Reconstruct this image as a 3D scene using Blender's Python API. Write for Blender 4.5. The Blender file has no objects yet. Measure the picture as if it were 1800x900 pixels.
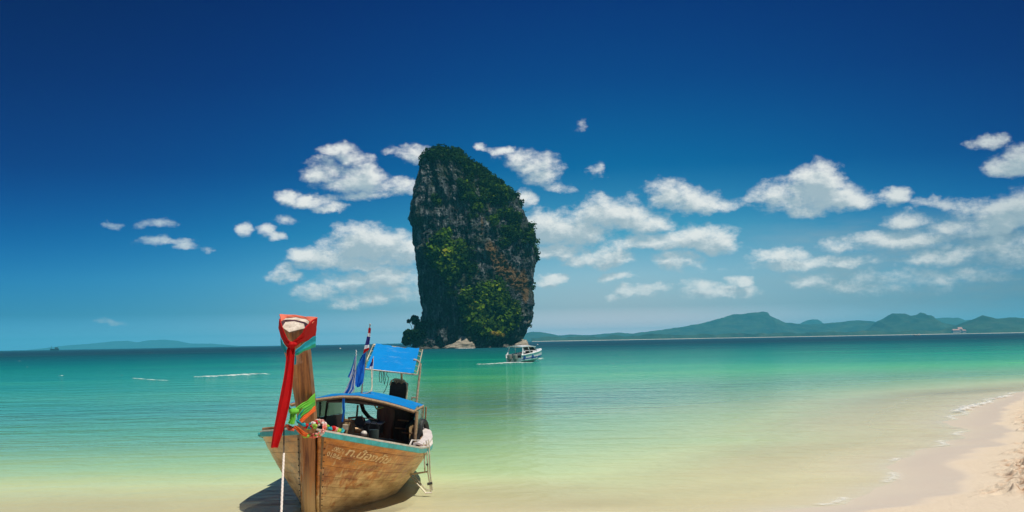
import bpy, bmesh, math, random
import numpy as np
from mathutils import Vector, Matrix

# ---------------------------------------------------------------- camera
F = 2173.0                       # focal length in pixels of an 1800 px wide frame
CAMH = 2.2
ROLL = math.atan(0.0180)
PITCH = math.atan(149.8 / F)
scn = bpy.context.scene
_f = Vector((0, math.cos(PITCH), math.sin(PITCH)))
_r0 = Vector((1, 0, 0)); _u0 = _r0.cross(_f)
CR = (_r0 * math.cos(ROLL) - _u0 * math.sin(ROLL)).normalized()
CU = (_u0 * math.cos(ROLL) + _r0 * math.sin(ROLL)).normalized()
cam_d = bpy.data.cameras.new('camera')
cam = bpy.data.objects.new('camera', cam_d)
scn.collection.objects.link(cam)
cam_d.sensor_width = 36.0
cam_d.lens = 36.0 * F / 1800.0
cam_d.clip_start = 0.1
cam_d.clip_end = 60000
mm = Matrix.Identity(4)
for i in range(3):
    mm[i][0] = CR[i]; mm[i][1] = CU[i]; mm[i][2] = -_f[i]
mm[2][3] = CAMH
cam.matrix_world = mm
scn.camera = cam

def ray(px, py):
    d = _f * F + CR * (px - 900) - CU * (py - 450)
    return d / d.y
def at(px, py, D):
    return Vector((0, 0, CAMH)) + ray(px, py) * D
def project(p):
    q = Vector(p) - Vector((0, 0, CAMH)); w = q.dot(_f)
    return 900 + F * q.dot(CR) / w, 450 - F * q.dot(CU) / w

# ---------------------------------------------------------------- node helper
class NT:
    def __init__(s, tree): s.t = tree; s.n = tree.nodes; s.l = tree.links
    def _set(s, sock, v):
        if v is None: return
        if isinstance(v, bpy.types.NodeSocket): s.l.new(v, sock)
        elif isinstance(v, bpy.types.Node): s.l.new(v.outputs[0], sock)
        else:
            if isinstance(v, (tuple, list)) and len(v) == 3 and sock.type == 'RGBA': v = (*v, 1)
            sock.default_value = v
    def node(s, typ, ins=None, **props):
        n = s.n.new(typ)
        for k, v in props.items(): setattr(n, k, v)
        for k, v in (ins or {}).items(): s._set(n.inputs[k], v)
        return n
    def math(s, op, a, b=None, c=None, clamp=False):
        n = s.n.new('ShaderNodeMath'); n.operation = op; n.use_clamp = clamp
        s._set(n.inputs[0], a); s._set(n.inputs[1], b); s._set(n.inputs[2], c)
        return n.outputs[0]
    def vmath(s, op, a, b=None, c=None):
        n = s.n.new('ShaderNodeVectorMath'); n.operation = op
        s._set(n.inputs[0], a); s._set(n.inputs[1], b); s._set(n.inputs[2], c)
        return n.outputs['Value'] if op in ('LENGTH', 'DOT_PRODUCT', 'DISTANCE') else n.outputs[0]
    def noise(s, vec, scale, detail=4, rough=0.5, dist=0, out='Fac', lac=2.0):
        n = s.node('ShaderNodeTexNoise', {'Vector': vec, 'Scale': scale, 'Detail': detail, 'Roughness': rough, 'Distortion': dist, 'Lacunarity': lac})
        return n.outputs[0] if out == 'Fac' else n.outputs[1]
    def ramp(s, fac, stops, interp='LINEAR'):
        n = s.n.new('ShaderNodeValToRGB'); s._set(n.inputs[0], fac); cr = n.color_ramp; cr.interpolation = interp
        while len(cr.elements) < len(stops): cr.elements.new(0.5)
        for e, (p, c) in zip(cr.elements, stops):
            e.position = p; e.color = (*c, 1) if len(c) == 3 else c
        return n.outputs[0]
    def mix(s, fac, a, b, mode='MIX'):
        n = s.n.new('ShaderNodeMix'); n.data_type = 'RGBA'; n.blend_type = mode
        s._set(n.inputs[0], fac); s._set(n.inputs[6], a); s._set(n.inputs[7], b)
        return n.outputs[2]
    def remap(s, v, a, b, c=0.0, d=1.0, smooth=False):
        n = s.node('ShaderNodeMapRange', {0: v, 1: a, 2: b, 3: c, 4: d})
        if smooth: n.interpolation_type = 'SMOOTHSTEP'
        return n.outputs[0]
    def geo(s, o='Position'): return s.node('ShaderNodeNewGeometry').outputs[o]
    def coord(s, o='Object'): return s.node('ShaderNodeTexCoord').outputs[o]
    def attr(s, name, out=2):
        n = s.n.new('ShaderNodeAttribute'); n.attribute_name = name; return n.outputs[out]
    def scale(s, v, xyz): return s.vmath('MULTIPLY', v, xyz)
    def bump(s, h, strength=0.5, dist=0.1, normal=None):
        n = s.node('ShaderNodeBump', {'Height': h, 'Strength': strength, 'Distance': dist})
        if normal is not None: s._set(n.inputs['Normal'], normal)
        return n.outputs[0]

def lin(r, g, b):
    f = lambda c: (c / 255 / 12.92) if c / 255 <= 0.04045 else ((c / 255 + 0.055) / 1.055) ** 2.4
    return (f(r), f(g), f(b))

MATS = {}
def mat(name, build=None, color=(0.5, 0.5, 0.5), rough=0.6, metal=0.0, vary=0.25, nscale=12.0, bump=0.15, spec=0.4, stretch=(1, 1, 1), dark=None):
    """a material with grain: base colour varied by noise, fine relief"""
    if name in MATS: return MATS[name]
    m = bpy.data.materials.new(name); m.use_nodes = True
    t = NT(m.node_tree); t.n.clear()
    out = t.n.new('ShaderNodeOutputMaterial')
    if build: build(t, out)
    else:
        co = t.scale(t.coord(), stretch)
        n1 = t.noise(co, nscale, 5, 0.6); n2 = t.noise(co, nscale * 6, 3, 0.6)
        fac = t.remap(t.math('ADD', t.math('MULTIPLY', n1, 0.7), t.math('MULTIPLY', n2, 0.3)), 0.3, 0.7)
        d = dark or tuple(c * (1 - vary) * 0.8 for c in color)
        l = tuple(min(1, c * (1 + vary * 0.5)) for c in color)
        col = t.mix(fac, d, l)
        p = t.node('ShaderNodeBsdfPrincipled', {'Base Color': col, 'Roughness': t.remap(n1, 0.3, 0.7, max(0.05, rough - 0.12), min(1, rough + 0.1)), 'Metallic': metal, 'Specular IOR Level': spec})
        t._set(p.inputs['Normal'], t.bump(n2, bump, 0.01))
        t.l.new(p.outputs[0], out.inputs[0])
    MATS[name] = m
    return m

# ---------------------------------------------------------------- daylight
SUN_EL, SUN_AZ = 66.0, 130.0     # azimuth clockwise from the view direction (+Y)
sd = Vector((math.sin(math.radians(SUN_AZ)) * math.cos(math.radians(SUN_EL)), math.cos(math.radians(SUN_AZ)) * math.cos(math.radians(SUN_EL)), math.sin(math.radians(SUN_EL))))
sun_d = bpy.data.lights.new('sun', 'SUN'); sun_d.energy = 4.7; sun_d.angle = math.radians(0.53); sun_d.color = (1.0, 0.95, 0.86)
sun = bpy.data.objects.new('sun', sun_d); scn.collection.objects.link(sun)
sun.rotation_euler = sd.to_track_quat('Z', 'Y').to_euler()
sun.location = (30, -30, 60)
scn.cycles.volume_bounces = 2; scn.cycles.max_bounces = 8
scn.view_settings.view_transform = 'Standard'; scn.view_settings.look = 'None'
scn.view_settings.exposure = 0.0; scn.view_settings.gamma = 1.0; scn.view_settings.use_curve_mapping = False

# clouds: centre x, y and half sizes in pixels of the photograph, density
CLOUDS = [(600,266,34,15,.75),(622,284,30,15,.8),(572,304,34,19,.95),(625,318,52,23,1.0),(690,326,52,13,.85),(640,340,50,11,.75),(596,322,40,16,.8),
 (505,343,20,11,.85),(553,350,34,10,.75),(580,362,24,8,.7),(716,270,36,12,.75),(428,400,14,10,.6),(468,402,20,11,.75),(484,410,18,8,.65),(512,383,24,9,.45),
 (650,428,82,30,1.15),(700,440,50,26,1.1),(600,455,75,20,1.0),(548,448,44,14,.9),(497,478,22,18,.6),(518,486,20,9,.55),
 (690,488,52,26,1.05),(610,496,60,20,.8),(650,524,80,14,.75),(560,514,44,14,.65),(700,512,40,20,.8),
 (200,394,13,6,.45),(275,393,28,7,.45),(290,424,46,7,.6),(326,432,22,7,.6),(362,440,10,6,.4),(198,565,20,4,.4),
 (880,264,18,8,.65),(925,284,48,18,.72),(955,308,34,20,.75),(985,328,30,10,.7),(925,353,18,14,.7),(845,260,10,7,.6),(1052,298,16,14,.55),(1016,224,9,8,.35),
 (975,402,66,32,1.1),(1080,378,72,30,1.1),(1020,400,60,28,1.0),(1130,394,50,18,.8),(1178,344,48,25,1.0),(1232,360,58,18,.95),
 (1180,424,92,18,1.05),(1252,420,46,24,1.1),(1196,460,46,17,.85),(1050,454,52,18,1.05),(1078,486,26,9,.8),(960,493,26,11,.8),(975,440,60,14,.75),
 (1130,511,42,12,.85),(1085,522,24,8,.6),(1232,500,30,11,.8),(1268,516,60,13,.75),(1300,492,24,9,.7),
 (1400,342,72,26,1.1),(1438,318,42,28,1.1),(1468,350,62,22,1.1),(1420,366,70,14,.85),(1572,347,28,13,.8),(1595,387,44,14,.95),(1655,358,36,9,.6),
 (1785,284,40,24,1.05),(1732,250,28,9,.6),(1760,378,76,26,1.0),(1815,366,60,30,1.1),(1370,446,48,12,.85),(1410,462,110,10,.55),
 (1540,425,90,14,.6),(1622,420,50,16,.75),(1655,452,50,13,.8),(1430,492,44,12,.65),(1520,500,60,10,.5),(1780,440,90,24,.6),(1600,490,120,16,.5),(1700,395,70,18,.6)]

world = bpy.data.worlds.new('World'); scn.world = world; world.use_nodes = True
def build_world():
    t = NT(world.node_tree); t.n.clear()
    out = t.n.new('ShaderNodeOutputWorld')
    d = t.coord('Generated')
    sx = t.node('ShaderNodeSeparateXYZ', {0: d})
    x, y, z = sx.outputs
    az = t.math('ARCTAN2', x, y)
    hy = t.math('SQRT', t.math('ADD', t.math('MULTIPLY', x, x), t.math('MULTIPLY', y, y)))
    el = t.math('ARCTAN2', z, hy)
    uv = t.node('ShaderNodeCombineXYZ', {0: az, 1: el}).outputs[0]
    sky = t.node('ShaderNodeTexSky')
    sky.sky_type = 'NISHITA'; sky.sun_disc = False
    sky.sun_elevation = math.radians(SUN_EL); sky.sun_rotation = math.radians(SUN_AZ)
    sky.air_density = 1.0; sky.dust_density = 0.6; sky.ozone_density = 1.5
    # the deep blue of a polarising filter: a tint that deepens up the view, then turns neutral overhead
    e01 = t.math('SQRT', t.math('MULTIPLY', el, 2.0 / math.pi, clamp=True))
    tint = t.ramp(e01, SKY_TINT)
    # smooth fall-off of the polarised sky away from azimuth 4 degrees
    da = t.math('SUBTRACT', az, 0.08)
    fall = t.math('ADD', 0.22, t.math('MULTIPLY', 0.78, t.math('POWER', 2.718, t.math('MULTIPLY', t.math('MULTIPLY', da, da), -14.0))))
    fall = t.math('ADD', fall, t.math('MULTIPLY', t.math('SUBTRACT', 1.0, fall), t.remap(el, 0.45, 1.0, smooth=True)))
    ke = t.remap(el, 0.0, 0.14, 0.50, 1.0)
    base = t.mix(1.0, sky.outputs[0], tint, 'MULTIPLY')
    warm = t.node('ShaderNodeCombineXYZ', {0: t.math('POWER', fall, t.math('MULTIPLY', ke, 3.0)), 1: t.math('POWER', fall, t.math('MULTIPLY', ke, 1.1)), 2: t.math('POWER', fall, t.math('MULTIPLY', ke, 0.4))}).outputs[0]
    base = t.vmath('MULTIPLY', base, warm)
    # ---- clouds
    g = bpy.data.node_groups.new('cloud_density', 'ShaderNodeTree')
    g.interface.new_socket('uv', in_out='INPUT', socket_type='NodeSocketVector')
    g.interface.new_socket('d', in_out='OUTPUT', socket_type='NodeSocketFloat')
    gt = NT(g); gi = g.nodes.new('NodeGroupInput'); go = g.nodes.new('NodeGroupOutput')
    p0 = gi.outputs[0]
    w1 = gt.noise(gt.scale(p0, (1, 1.3, 1)), 26, 3, 0.55, out='Color')
    w2 = gt.noise(gt.scale(p0, (1, 1.3, 1)), 95, 4, 0.6, out='Color')
    wv = gt.vmath('ADD', gt.vmath('MULTIPLY', gt.vmath('SUBTRACT', w1, (.5, .5, .5)), (0.028, 0.016, 0)), gt.vmath('MULTIPLY', gt.vmath('SUBTRACT', w2, (.5, .5, .5)), (0.011, 0.008, 0)))
    p = gt.vmath('ADD', p0, wv)
    acc = None
    for (cx, cy, a, b, w) in CLOUDS:
        w = w + 0.10 * (w < 0.8)
        dv = ray(cx, cy); u = math.atan2(dv.x, dv.y); v = math.atan2(dv.z, math.hypot(dv.x, dv.y))
        ia = F / (a * 1.24); ib = F / (b * 1.34)
        if w > 0.85:            # heaped cloud: domed top, flat base
            ib *= 0.80; v -= 0.30 * b / F
        q = gt.vmath('MULTIPLY_ADD', p, (ia, ib, 0), (-u * ia, -v * ib, 0))
        if w > 0.85: q = gt.vmath('MAXIMUM', q, gt.vmath('MULTIPLY', q, (1, -2.0, 1)))
        ln = gt.vmath('DOT_PRODUCT', q, q)
        val = gt.math('MULTIPLY_ADD', ln, -w, w)
        acc = val if acc is None else gt.math('SMOOTH_MAX', acc, val, 0.12)
    fb = gt.noise(gt.scale(p0, (1, 1.6, 1)), 38, 9, 0.66)
    # beyond the frame the same kind of fair-weather cloud goes on
    far = gt.noise(gt.scale(p0, (1, 2.6, 1)), 7.5, 3, 0.5)
    s2 = gt.node('ShaderNodeSeparateXYZ', {0: p0})
    aa = gt.math('ABSOLUTE', s2.outputs[0])
    fm = gt.math('MULTIPLY', gt.remap(aa, 0.44, 0.6, smooth=True), gt.math('MULTIPLY', gt.remap(s2.outputs[1], 0.0, 0.03), gt.remap(s2.outputs[1], 0.16, 0.3, 1, 0)))
    fd = gt.math('SUBTRACT', gt.math('MULTIPLY', gt.math('MULTIPLY', gt.math('SUBTRACT', far, 0.46), 8.0), fm), gt.math('MULTIPLY', gt.math('SUBTRACT', 1.0, fm), 3.0))
    acc = gt.math('MAXIMUM', acc, fd)
    acc = gt.math('MAXIMUM', acc, -1.5)
    dd = gt.math('ADD', acc, gt.math('MULTIPLY', gt.math('SUBTRACT', fb, 0.5), 2.7))
    gt.l.new(dd, go.inputs[0])
    def dens(vec):
        n = t.n.new('ShaderNodeGroup'); n.node_tree = g; t._set(n.inputs[0], vec); return n.outputs[0]
    d0 = dens(uv)
    d1 = dens(t.vmath('ADD', uv, (0.0035, 0.0085, 0)))
    a0 = t.remap(d0, -0.08, 1.0, smooth=True)
    # thin veil low on the right
    vn = t.noise(t.scale(uv, (1, 4, 1)), 9, 6, 0.65)
    vm = t.math('MULTIPLY', t.remap(el, 0.105, 0.07, smooth=True), t.math('MULTIPLY', t.remap(el, -0.01, 0.03, smooth=True), t.remap(az, 0.14, 0.30, smooth=True)))
    veil = t.math('MULTIPLY', vm, t.remap(vn, 0.32, 0.62, 0.15, 0.85))
    shade = t.remap(t.math('SUBTRACT', d1, t.math('MULTIPLY', d0, 0.35)), -0.25, 0.75, 1.0, 0.0, smooth=True)
    ccol = t.mix(shade, (0.40, 0.50, 0.55), (0.90, 0.90, 0.86))
    ccol = t.mix(t.remap(az, -0.18, -0.32, 0, 0.55, smooth=True), ccol, (0.12, 0.32, 0.50))
    ccol = t.mix(t.remap(az, 0.22, 0.42, 0, 0.45, smooth=True), ccol, (0.30, 0.40, 0.45))
    cs = t.mix(t.math('MULTIPLY', veil, 1.0), base, t.mix(t.remap(az, .2, .42), (3.6, 4.6, 5.0), (1.7, 2.6, 3.1)))
    cs = t.mix(t.math('MULTIPLY', a0, 0.95), cs, t.vmath('SCALE', ccol, None) if False else t.vmath('MULTIPLY', ccol, (10, 10, 10)))
    bg = t.node('ShaderNodeBackground', {'Color': cs, 'Strength': 0.1})
    t.l.new(bg.outputs[0], out.inputs[0])
SKY_TINT = [(0.0, (3.6, 3.1, 4.1172)), (0.062, (3.4, 2.8, 3.7787)), (0.09, (2.0, 1.7008, 2.2206)), (0.129, (0.8409, 0.9435, 1.2319)), (0.183, (0.6443, 0.9058, 1.1661)), (0.236, (0.1489, 0.6046, 0.872)), (0.298, (0.0005, 0.2704, 0.5821)), (0.365, (0.0005, 0.1231, 0.4358)), (0.42, (0.0005, 0.0638, 0.3577)), (0.577, (0.03, 0.17, 0.4)), (0.75, (0.2, 0.34, 0.48)), (1.0, (0.3, 0.42, 0.52))]  # top stops, above the view, lightened to make shadow fill less blue
build_world()
world.cycles.sampling_method = 'MANUAL'; world.cycles.sample_map_resolution = 256

# ---------------------------------------------------------------- numpy gradient noise
_rng = np.random.RandomState(7)
_perm = np.concatenate([_rng.permutation(256)] * 3)
_g3 = _rng.normal(size=(256, 3)); _g3 /= np.linalg.norm(_g3, axis=1)[:, None]
def perlin(x, y, z):
    xi = np.floor(x).astype(int); yi = np.floor(y).astype(int); zi = np.floor(z).astype(int)
    xf = x - xi; yf = y - yi; zf = z - zi
    xi &= 255; yi &= 255; zi &= 255
    fade = lambda t: t * t * t * (t * (t * 6 - 15) + 10)
    u, v, w = fade(xf), fade(yf), fade(zf)
    r = 0
    for dx in (0, 1):
        for dy in (0, 1):
            for dz in (0, 1):
                h = _perm[_perm[_perm[xi + dx] + yi + dy] + zi + dz]
                g = _g3[h]
                dot = g[..., 0] * (xf - dx) + g[..., 1] * (yf - dy) + g[..., 2] * (zf - dz)
                r = r + dot * (u if dx else 1 - u) * (v if dy else 1 - v) * (w if dz else 1 - w)
    return r * 1.5
def fbm(x, y, z, octs=5, gain=0.5, lac=2.03, ridge=False):
    a = 1.0; s = 0; x = np.asarray(x, float); y = np.asarray(y, float) + 0 * x; z = np.asarray(z, float) + 0 * x
    for i in range(octs):
        n = perlin(x + i * 17.3, y - i * 9.1, z + i * 5.7)
        s = s + a * ((1 - 2 * np.abs(n)) if ridge else n)
        a *= gain; x = x * lac; y = y * lac; z = z * lac
    return s
def sstep(x, a, b):
    t = np.clip((x - a) / (b - a), 0, 1); return t * t * (3 - 2 * t)

# ---------------------------------------------------------------- mesh helpers
def link(o): scn.collection.objects.link(o); return o
def tag(o, label=None, cat=None, group=None, kind=None):
    if label: o['label'] = label
    if cat: o['category'] = cat
    if group: o['group'] = group
    if kind: o['kind'] = kind
    return o
def mesh_obj(name, verts, faces, material=None, parent=None, smooth=False, origin=None, rot=None):
    me = bpy.data.meshes.new(name)
    v = np.asarray(verts, float)
    if origin is not None: v = v - np.asarray(origin)
    me.from_pydata(v.tolist(), [], faces if isinstance(faces, list) else faces.tolist())
    if material: me.materials.append(material)
    if smooth: me.polygons.foreach_set('use_smooth', [True] * len(me.polygons))
    me.update()
    o = bpy.data.objects.new(name, me); link(o)
    if origin is not None: o.location = origin
    if rot is not None: o.rotation_euler = rot
    if parent: o.parent = parent
    return o
def fast_quads(name, V, Q, material, smooth=True, attrs=None):
    me = bpy.data.meshes.new(name); V = np.asarray(V, np.float32); Q = np.asarray(Q, np.int32)
    me.vertices.add(len(V)); me.vertices.foreach_set('co', V.ravel())
    me.loops.add(Q.size); me.loops.foreach_set('vertex_index', Q.ravel())
    me.polygons.add(len(Q)); me.polygons.foreach_set('loop_start', np.arange(len(Q), dtype=np.int32) * 4)
    me.polygons.foreach_set('loop_total', np.full(len(Q), 4, np.int32))
    if smooth: me.polygons.foreach_set('use_smooth', np.ones(len(Q), bool))
    me.update(calc_edges=True)
    for k, a in (attrs or {}).items():
        at_ = me.attributes.new(k, 'FLOAT', 'POINT'); at_.data.foreach_set('value', np.asarray(a, np.float32))
    if material: me.materials.append(material)
    o = bpy.data.objects.new(name, me); link(o); return o
def grid_quads(nr, nc, wrap=False):
    r = np.arange(nr - 1)[:, None]; c = np.arange(nc if wrap else nc - 1)[None, :]
    c2 = (c + 1) % nc
    return np.stack([r * nc + c, r * nc + c2, (r + 1) * nc + c2, (r + 1) * nc + c], -1).reshape(-1, 4)
class MB:
    def __init__(s): s.v = []; s.f = []
    def add(s, v, f):
        b = len(s.v); s.v += [tuple(p) for p in v]; s.f += [[i + b for i in q] for q in f]; return s
    def box(s, a, b, M=None):
        x0, y0, z0 = a; x1, y1, z1 = b
        v = [(x0, y0, z0), (x1, y0, z0), (x1, y1, z0), (x0, y1, z0), (x0, y0, z1), (x1, y0, z1), (x1, y1, z1), (x0, y1, z1)]
        if M is not None: v = [tuple(M @ Vector(p)) for p in v]
        return s.add(v, [(0, 3, 2, 1), (4, 5, 6, 7), (0, 1, 5, 4), (1, 2, 6, 5), (2, 3, 7, 6), (3, 0, 4, 7)])
    def tube(s, pts, r, n=8, closed=False, cap=True):
        pts = [Vector(p) for p in pts]; m = len(pts); rs = r if isinstance(r, (list, tuple)) else [r] * m
        v = []; f = []; prev = None
        for i, p in enumerate(pts):
            if closed: d = pts[(i + 1) % m] - pts[i - 1]
            else: d = pts[min(i + 1, m - 1)] - pts[max(i - 1, 0)]
            d.normalize()
            if prev is None:
                up = Vector((0, 0, 1)) if abs(d.z) < 0.9 else Vector((1, 0, 0))
                a = d.cross(up).normalized()
            else:
                a = (prev - d * prev.dot(d)).normalized()
            prev = a; b = d.cross(a)
            for k in range(n):
                t = 2 * math.pi * k / n
                v.append(p + (a * math.cos(t) + b * math.sin(t)) * rs[i])
        for i in range(m if closed else m - 1):
            j = (i + 1) % m
            for k in range(n):
                f.append((i * n + k, i * n + (k + 1) % n, j * n + (k + 1) % n, j * n + k))
        if cap and not closed:
            f.append(tuple(range(n))[::-1]); f.append(tuple((m - 1) * n + k for k in range(n)))
        return s.add(v, f)
    def grid(s, rows, thick=0.0):
        """rows of points -> a sheet; thick gives it a back side"""
        nr = len(rows); nc = len(rows[0]); R = [[Vector(p) for p in r] for r in rows]
        v = [p for r in R for p in r]; f = [(i * nc + j, i * nc + j + 1, (i + 1) * nc + j + 1, (i + 1) * nc + j) for i in range(nr - 1) for j in range(nc - 1)]
        if thick:
            nv = []
            for i in range(nr):
                for j in range(nc):
                    du = R[min(i + 1, nr - 1)][j] - R[max(i - 1, 0)][j]; dv = R[i][min(j + 1, nc - 1)] - R[i][max(j - 1, 0)]
                    n = dv.cross(du)
                    n = n.normalized() if n.length > 1e-9 else Vector((0, 0, 1))
                    nv.append(R[i][j] + n * thick)
            k = nr * nc; v += nv
            f += [(a + k, d + k, c + k, b + k) for (a, b, c, d) in f]
            ring = [j for j in range(nc)] + [i * nc + nc - 1 for i in range(1, nr)] + [(nr - 1) * nc + j for j in range(nc - 2, -1, -1)] + [i * nc for i in range(nr - 2, 0, -1)]
            for a, b in zip(ring, ring[1:] + ring[:1]): f.append((b, a, a + k, b + k))
        return s.add(v, f)
    def ball(s, c, r, n=8, m=6, jit=0.0, rnd=None):
        c = Vector(c); rr = r if isinstance(r, (tuple, list)) else (r, r, r); v = []; f = []
        for i in range(m + 1):
            t = math.pi * i / m
            for k in range(n):
                p = 2 * math.pi * k / n; q = 1 + (rnd.uniform(-jit, jit) if rnd else 0)
                v.append(c + Vector((math.sin(t) * math.cos(p) * rr[0] * q, math.sin(t) * math.sin(p) * rr[1] * q, math.cos(t) * rr[2] * q)))
        for i in range(m):
            for k in range(n): f.append((i * n + k, (i + 1) * n + k, (i + 1) * n + (k + 1) % n, i * n + (k + 1) % n))
        return s.add(v, f)
    def build(s, name, m, parent=None, smooth=False, origin=None, rot=None, bevel=0.0):
        o = mesh_obj(name, s.v, s.f, m, parent, smooth, origin, rot)
        bm = bmesh.new(); bm.from_mesh(o.data); bmesh.ops.recalc_face_normals(bm, faces=bm.faces)
        if bevel: bmesh.ops.bevel(bm, geom=bm.edges[:], offset=bevel, segments=2, affect='EDGES', profile=0.5)
        bm.to_mesh(o.data); bm.free()
        if smooth:
            try: o.data.set_sharp_from_angle(angle=math.radians(42))
            except Exception: pass
        return o
def empty(name, loc, rot=(0, 0, 0), label=None, cat=None, group=None):
    o = bpy.data.objects.new(name, None); link(o); o.location = loc; o.rotation_euler = rot; o.empty_display_size = 0.2
    return tag(o, label, cat, group)

# ---------------------------------------------------------------- shoreline
SHORE = np.array([(-900, -60), (-300, -6), (-90, 7.5), (-40, 11.5), (-15, 13.2), (-5, 13.6), (0, 13.9), (3, 14.3), (5.0, 15.6), (6.3, 17.6), (7.6, 20.6), (9.3, 24.0), (10.9, 28.0),
                  (12.6, 32.5), (15.0, 37.5), (18.5, 44.0), (25, 50), (38, 56), (60, 62), (110, 68), (200, 74), (400, 80), (1500, 60)], float)
def shore_dist(X, Y):
    """signed distance from the waterline, positive over the sea"""
    best = np.full(X.shape, 1e9); sgn = np.ones(X.shape)
    for (x0, y0), (x1, y1) in zip(SHORE[:-1], SHORE[1:]):
        dx, dy = x1 - x0, y1 - y0; L = dx * dx + dy * dy
        t = np.clip(((X - x0) * dx + (Y - y0) * dy) / L, 0, 1)
        d = np.hypot(X - x0 - t * dx, Y - y0 - t * dy)
        c = dx * (Y - y0) - dy * (X - x0)
        m = d < best; best = np.where(m, d, best); sgn = np.where(m, np.sign(c), sgn)
    return best * sgn
def shore_sd(X, Y):
    sd_ = shore_dist(X, Y) - 1.0
    amp = np.clip(1 - np.abs(sd_) / 12, 0, 1)
    return sd_ + amp * (0.65 * perlin(X * 0.22, Y * 0.22, 0 * X + 3.3) + 0.35 * perlin(X * 0.8, Y * 0.8, 0 * X + 8.1))
def sand_height(X, Y, sd_):
    up = np.clip(-sd_, 0, None); dn = np.clip(sd_, 0, None)
    h = 0.055 * np.minimum(up, 9) + 0.02 * np.clip(up - 9, 0, 40) - 0.05 * np.minimum(dn, 8) - 0.085 * np.clip(dn - 8, 0, 60)
    return h

# ---------------------------------------------------------------- sand
rnd = random.Random(11)
def m_sand(t, out):
    P = t.geo(); sx = t.node('ShaderNodeSeparateXYZ', {0: P}); z = sx.outputs[2]
    n1 = t.noise(P, 1.2, 5, 0.6); n2 = t.noise(P, 60, 4, 0.7); n3 = t.noise(P, 9, 4, 0.6)
    dry = t.mix(n1, (0.64, 0.525, 0.39), (0.70, 0.59, 0.45))
    dry = t.mix(t.math('MULTIPLY', t.remap(n2, 0.45, 0.7), 0.35), dry, (0.52, 0.38, 0.25))
    wet = t.mix(n3, (0.60, 0.50, 0.385), (0.68, 0.575, 0.45))
    damp = t.remap(t.math('ADD', t.attr('offshore'), t.math('MULTIPLY', t.math('SUBTRACT', n1, 0.5), 0.25)), -1.25, -0.9, 0, 1, smooth=True)
    deb = t.attr('debris'); under = t.remap(t.attr('offshore'), -0.6, 1.5); wet = t.mix(under, wet, (0.74, 0.66, 0.46))
    col = t.mix(damp, dry, wet)
    col = t.mix(t.math('MULTIPLY', t.math('MULTIPLY', deb, t.remap(n3, 0.28, 0.52)), 0.95), col, (0.30, 0.125, 0.04))
    p = t.node('ShaderNodeBsdfPrincipled', {'Base Color': col, 'Roughness': t.remap(damp, 0, 1, 0.95, 0.42), 'Specular IOR Level': t.remap(damp, 0, 1, 0.15, 0.35)})
    h = t.math('ADD', t.math('MULTIPLY', n2, 0.35), n3)
    t._set(p.inputs['Normal'], t.bump(h, t.remap(damp, 0, 1, 0.8, 0.03), 0.03))
    t.l.new(p.outputs[0], out.inputs[0])
def build_sand():
    Ds = np.concatenate([np.linspace(-60, 2, 25), np.geomspace(2.4, 12, 60)[:-1], np.geomspace(12, 60, 1000), np.geomspace(60, 900, 90)[1:]])
    az = np.concatenate([np.linspace(-1.5, -0.42, 40)[:-1], np.linspace(-0.42, 0.05, 200)[:-1], np.linspace(0.05, 0.45, 620), np.linspace(0.45, 1.5, 60)[1:]])
    A, D = np.meshgrid(np.tan(az), Ds); X = A * np.maximum(D, 14.0) ; Y = D + 0 * A
    sd_ = shore_sd(X, Y); Z = sand_height(X, Y, sd_)
    dry = sstep(-sd_, 1.2, 3.2)
    Z += 0.010 * dry * fbm(X * 1.5, Y * 1.5, 0 * X, 4) + 0.02 * fbm(X * .25, Y * .25, 0 * X + 5, 2) * sstep(-sd_, 0, 2)
    deb = np.zeros_like(Z)
    # footprints and torn clods of damp sand near the right edge of the beach
    r = np.random.RandomState(5)
    n = 0
    while n < 1500:
        y = r.uniform(14.5, 40); x = y * r.uniform(0.31, 0.46)
        s = float(shore_dist(np.array([x]), np.array([y]))[0])
        edge = -s
        lim = 0.5
        if edge < lim or r.rand() > 0.25 + 0.5 * min(1, (edge - lim) / 1.0): continue
        if float(perlin(np.array([x * .45]), np.array([y * .3]), np.array([2.2]))[0]) < -0.35: continue
        n += 1
        ang = r.uniform(0, 3.14) if r.rand() < .6 else r.uniform(-.3, .3); a = r.uniform(.06, .22); b = r.uniform(.035, .085)
        i0 = np.searchsorted(Ds, y - .7); i1 = np.searchsorted(Ds, y + .7)
        xs = X[i0:i1]; ys = Y[i0:i1]
        u = ((xs - x) * math.cos(ang) + (ys - y) * math.sin(ang)) / a; v = (-(xs - x) * math.sin(ang) + (ys - y) * math.cos(ang)) / b
        q = u * u + v * v; dep = r.uniform(.012, .045)
        Z[i0:i1] += -dep * np.exp(-q) + dep * 0.7 * np.exp(-(np.sqrt(q) - 1.6) ** 2 * 4) * (0.6 + 0.8 * r.rand())
        if r.rand() < .72: deb[i0:i1] = np.maximum(deb[i0:i1], np.exp(-q * 0.8) * r.uniform(.5, 1))
    o = fast_quads('sand', np.stack([X, Y, Z], -1).reshape(-1, 3), grid_quads(len(Ds), len(az)), mat('sand', m_sand), attrs={'debris': deb.ravel(), 'offshore': sd_.ravel()})
    tag(o, kind='structure')
build_sand()
# sea floor far out, under everything
sf = fast_quads('sea_floor', [(-15500, 60, -5.6), (15500, 60, -5.6), (15500, 15500, -5.6), (-15500, 15500, -5.6)], [(0, 1, 2, 3)], mat('sea_floor', color=(.3, .27, .2), rough=.9), smooth=False)
tag(sf, kind='structure')

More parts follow.
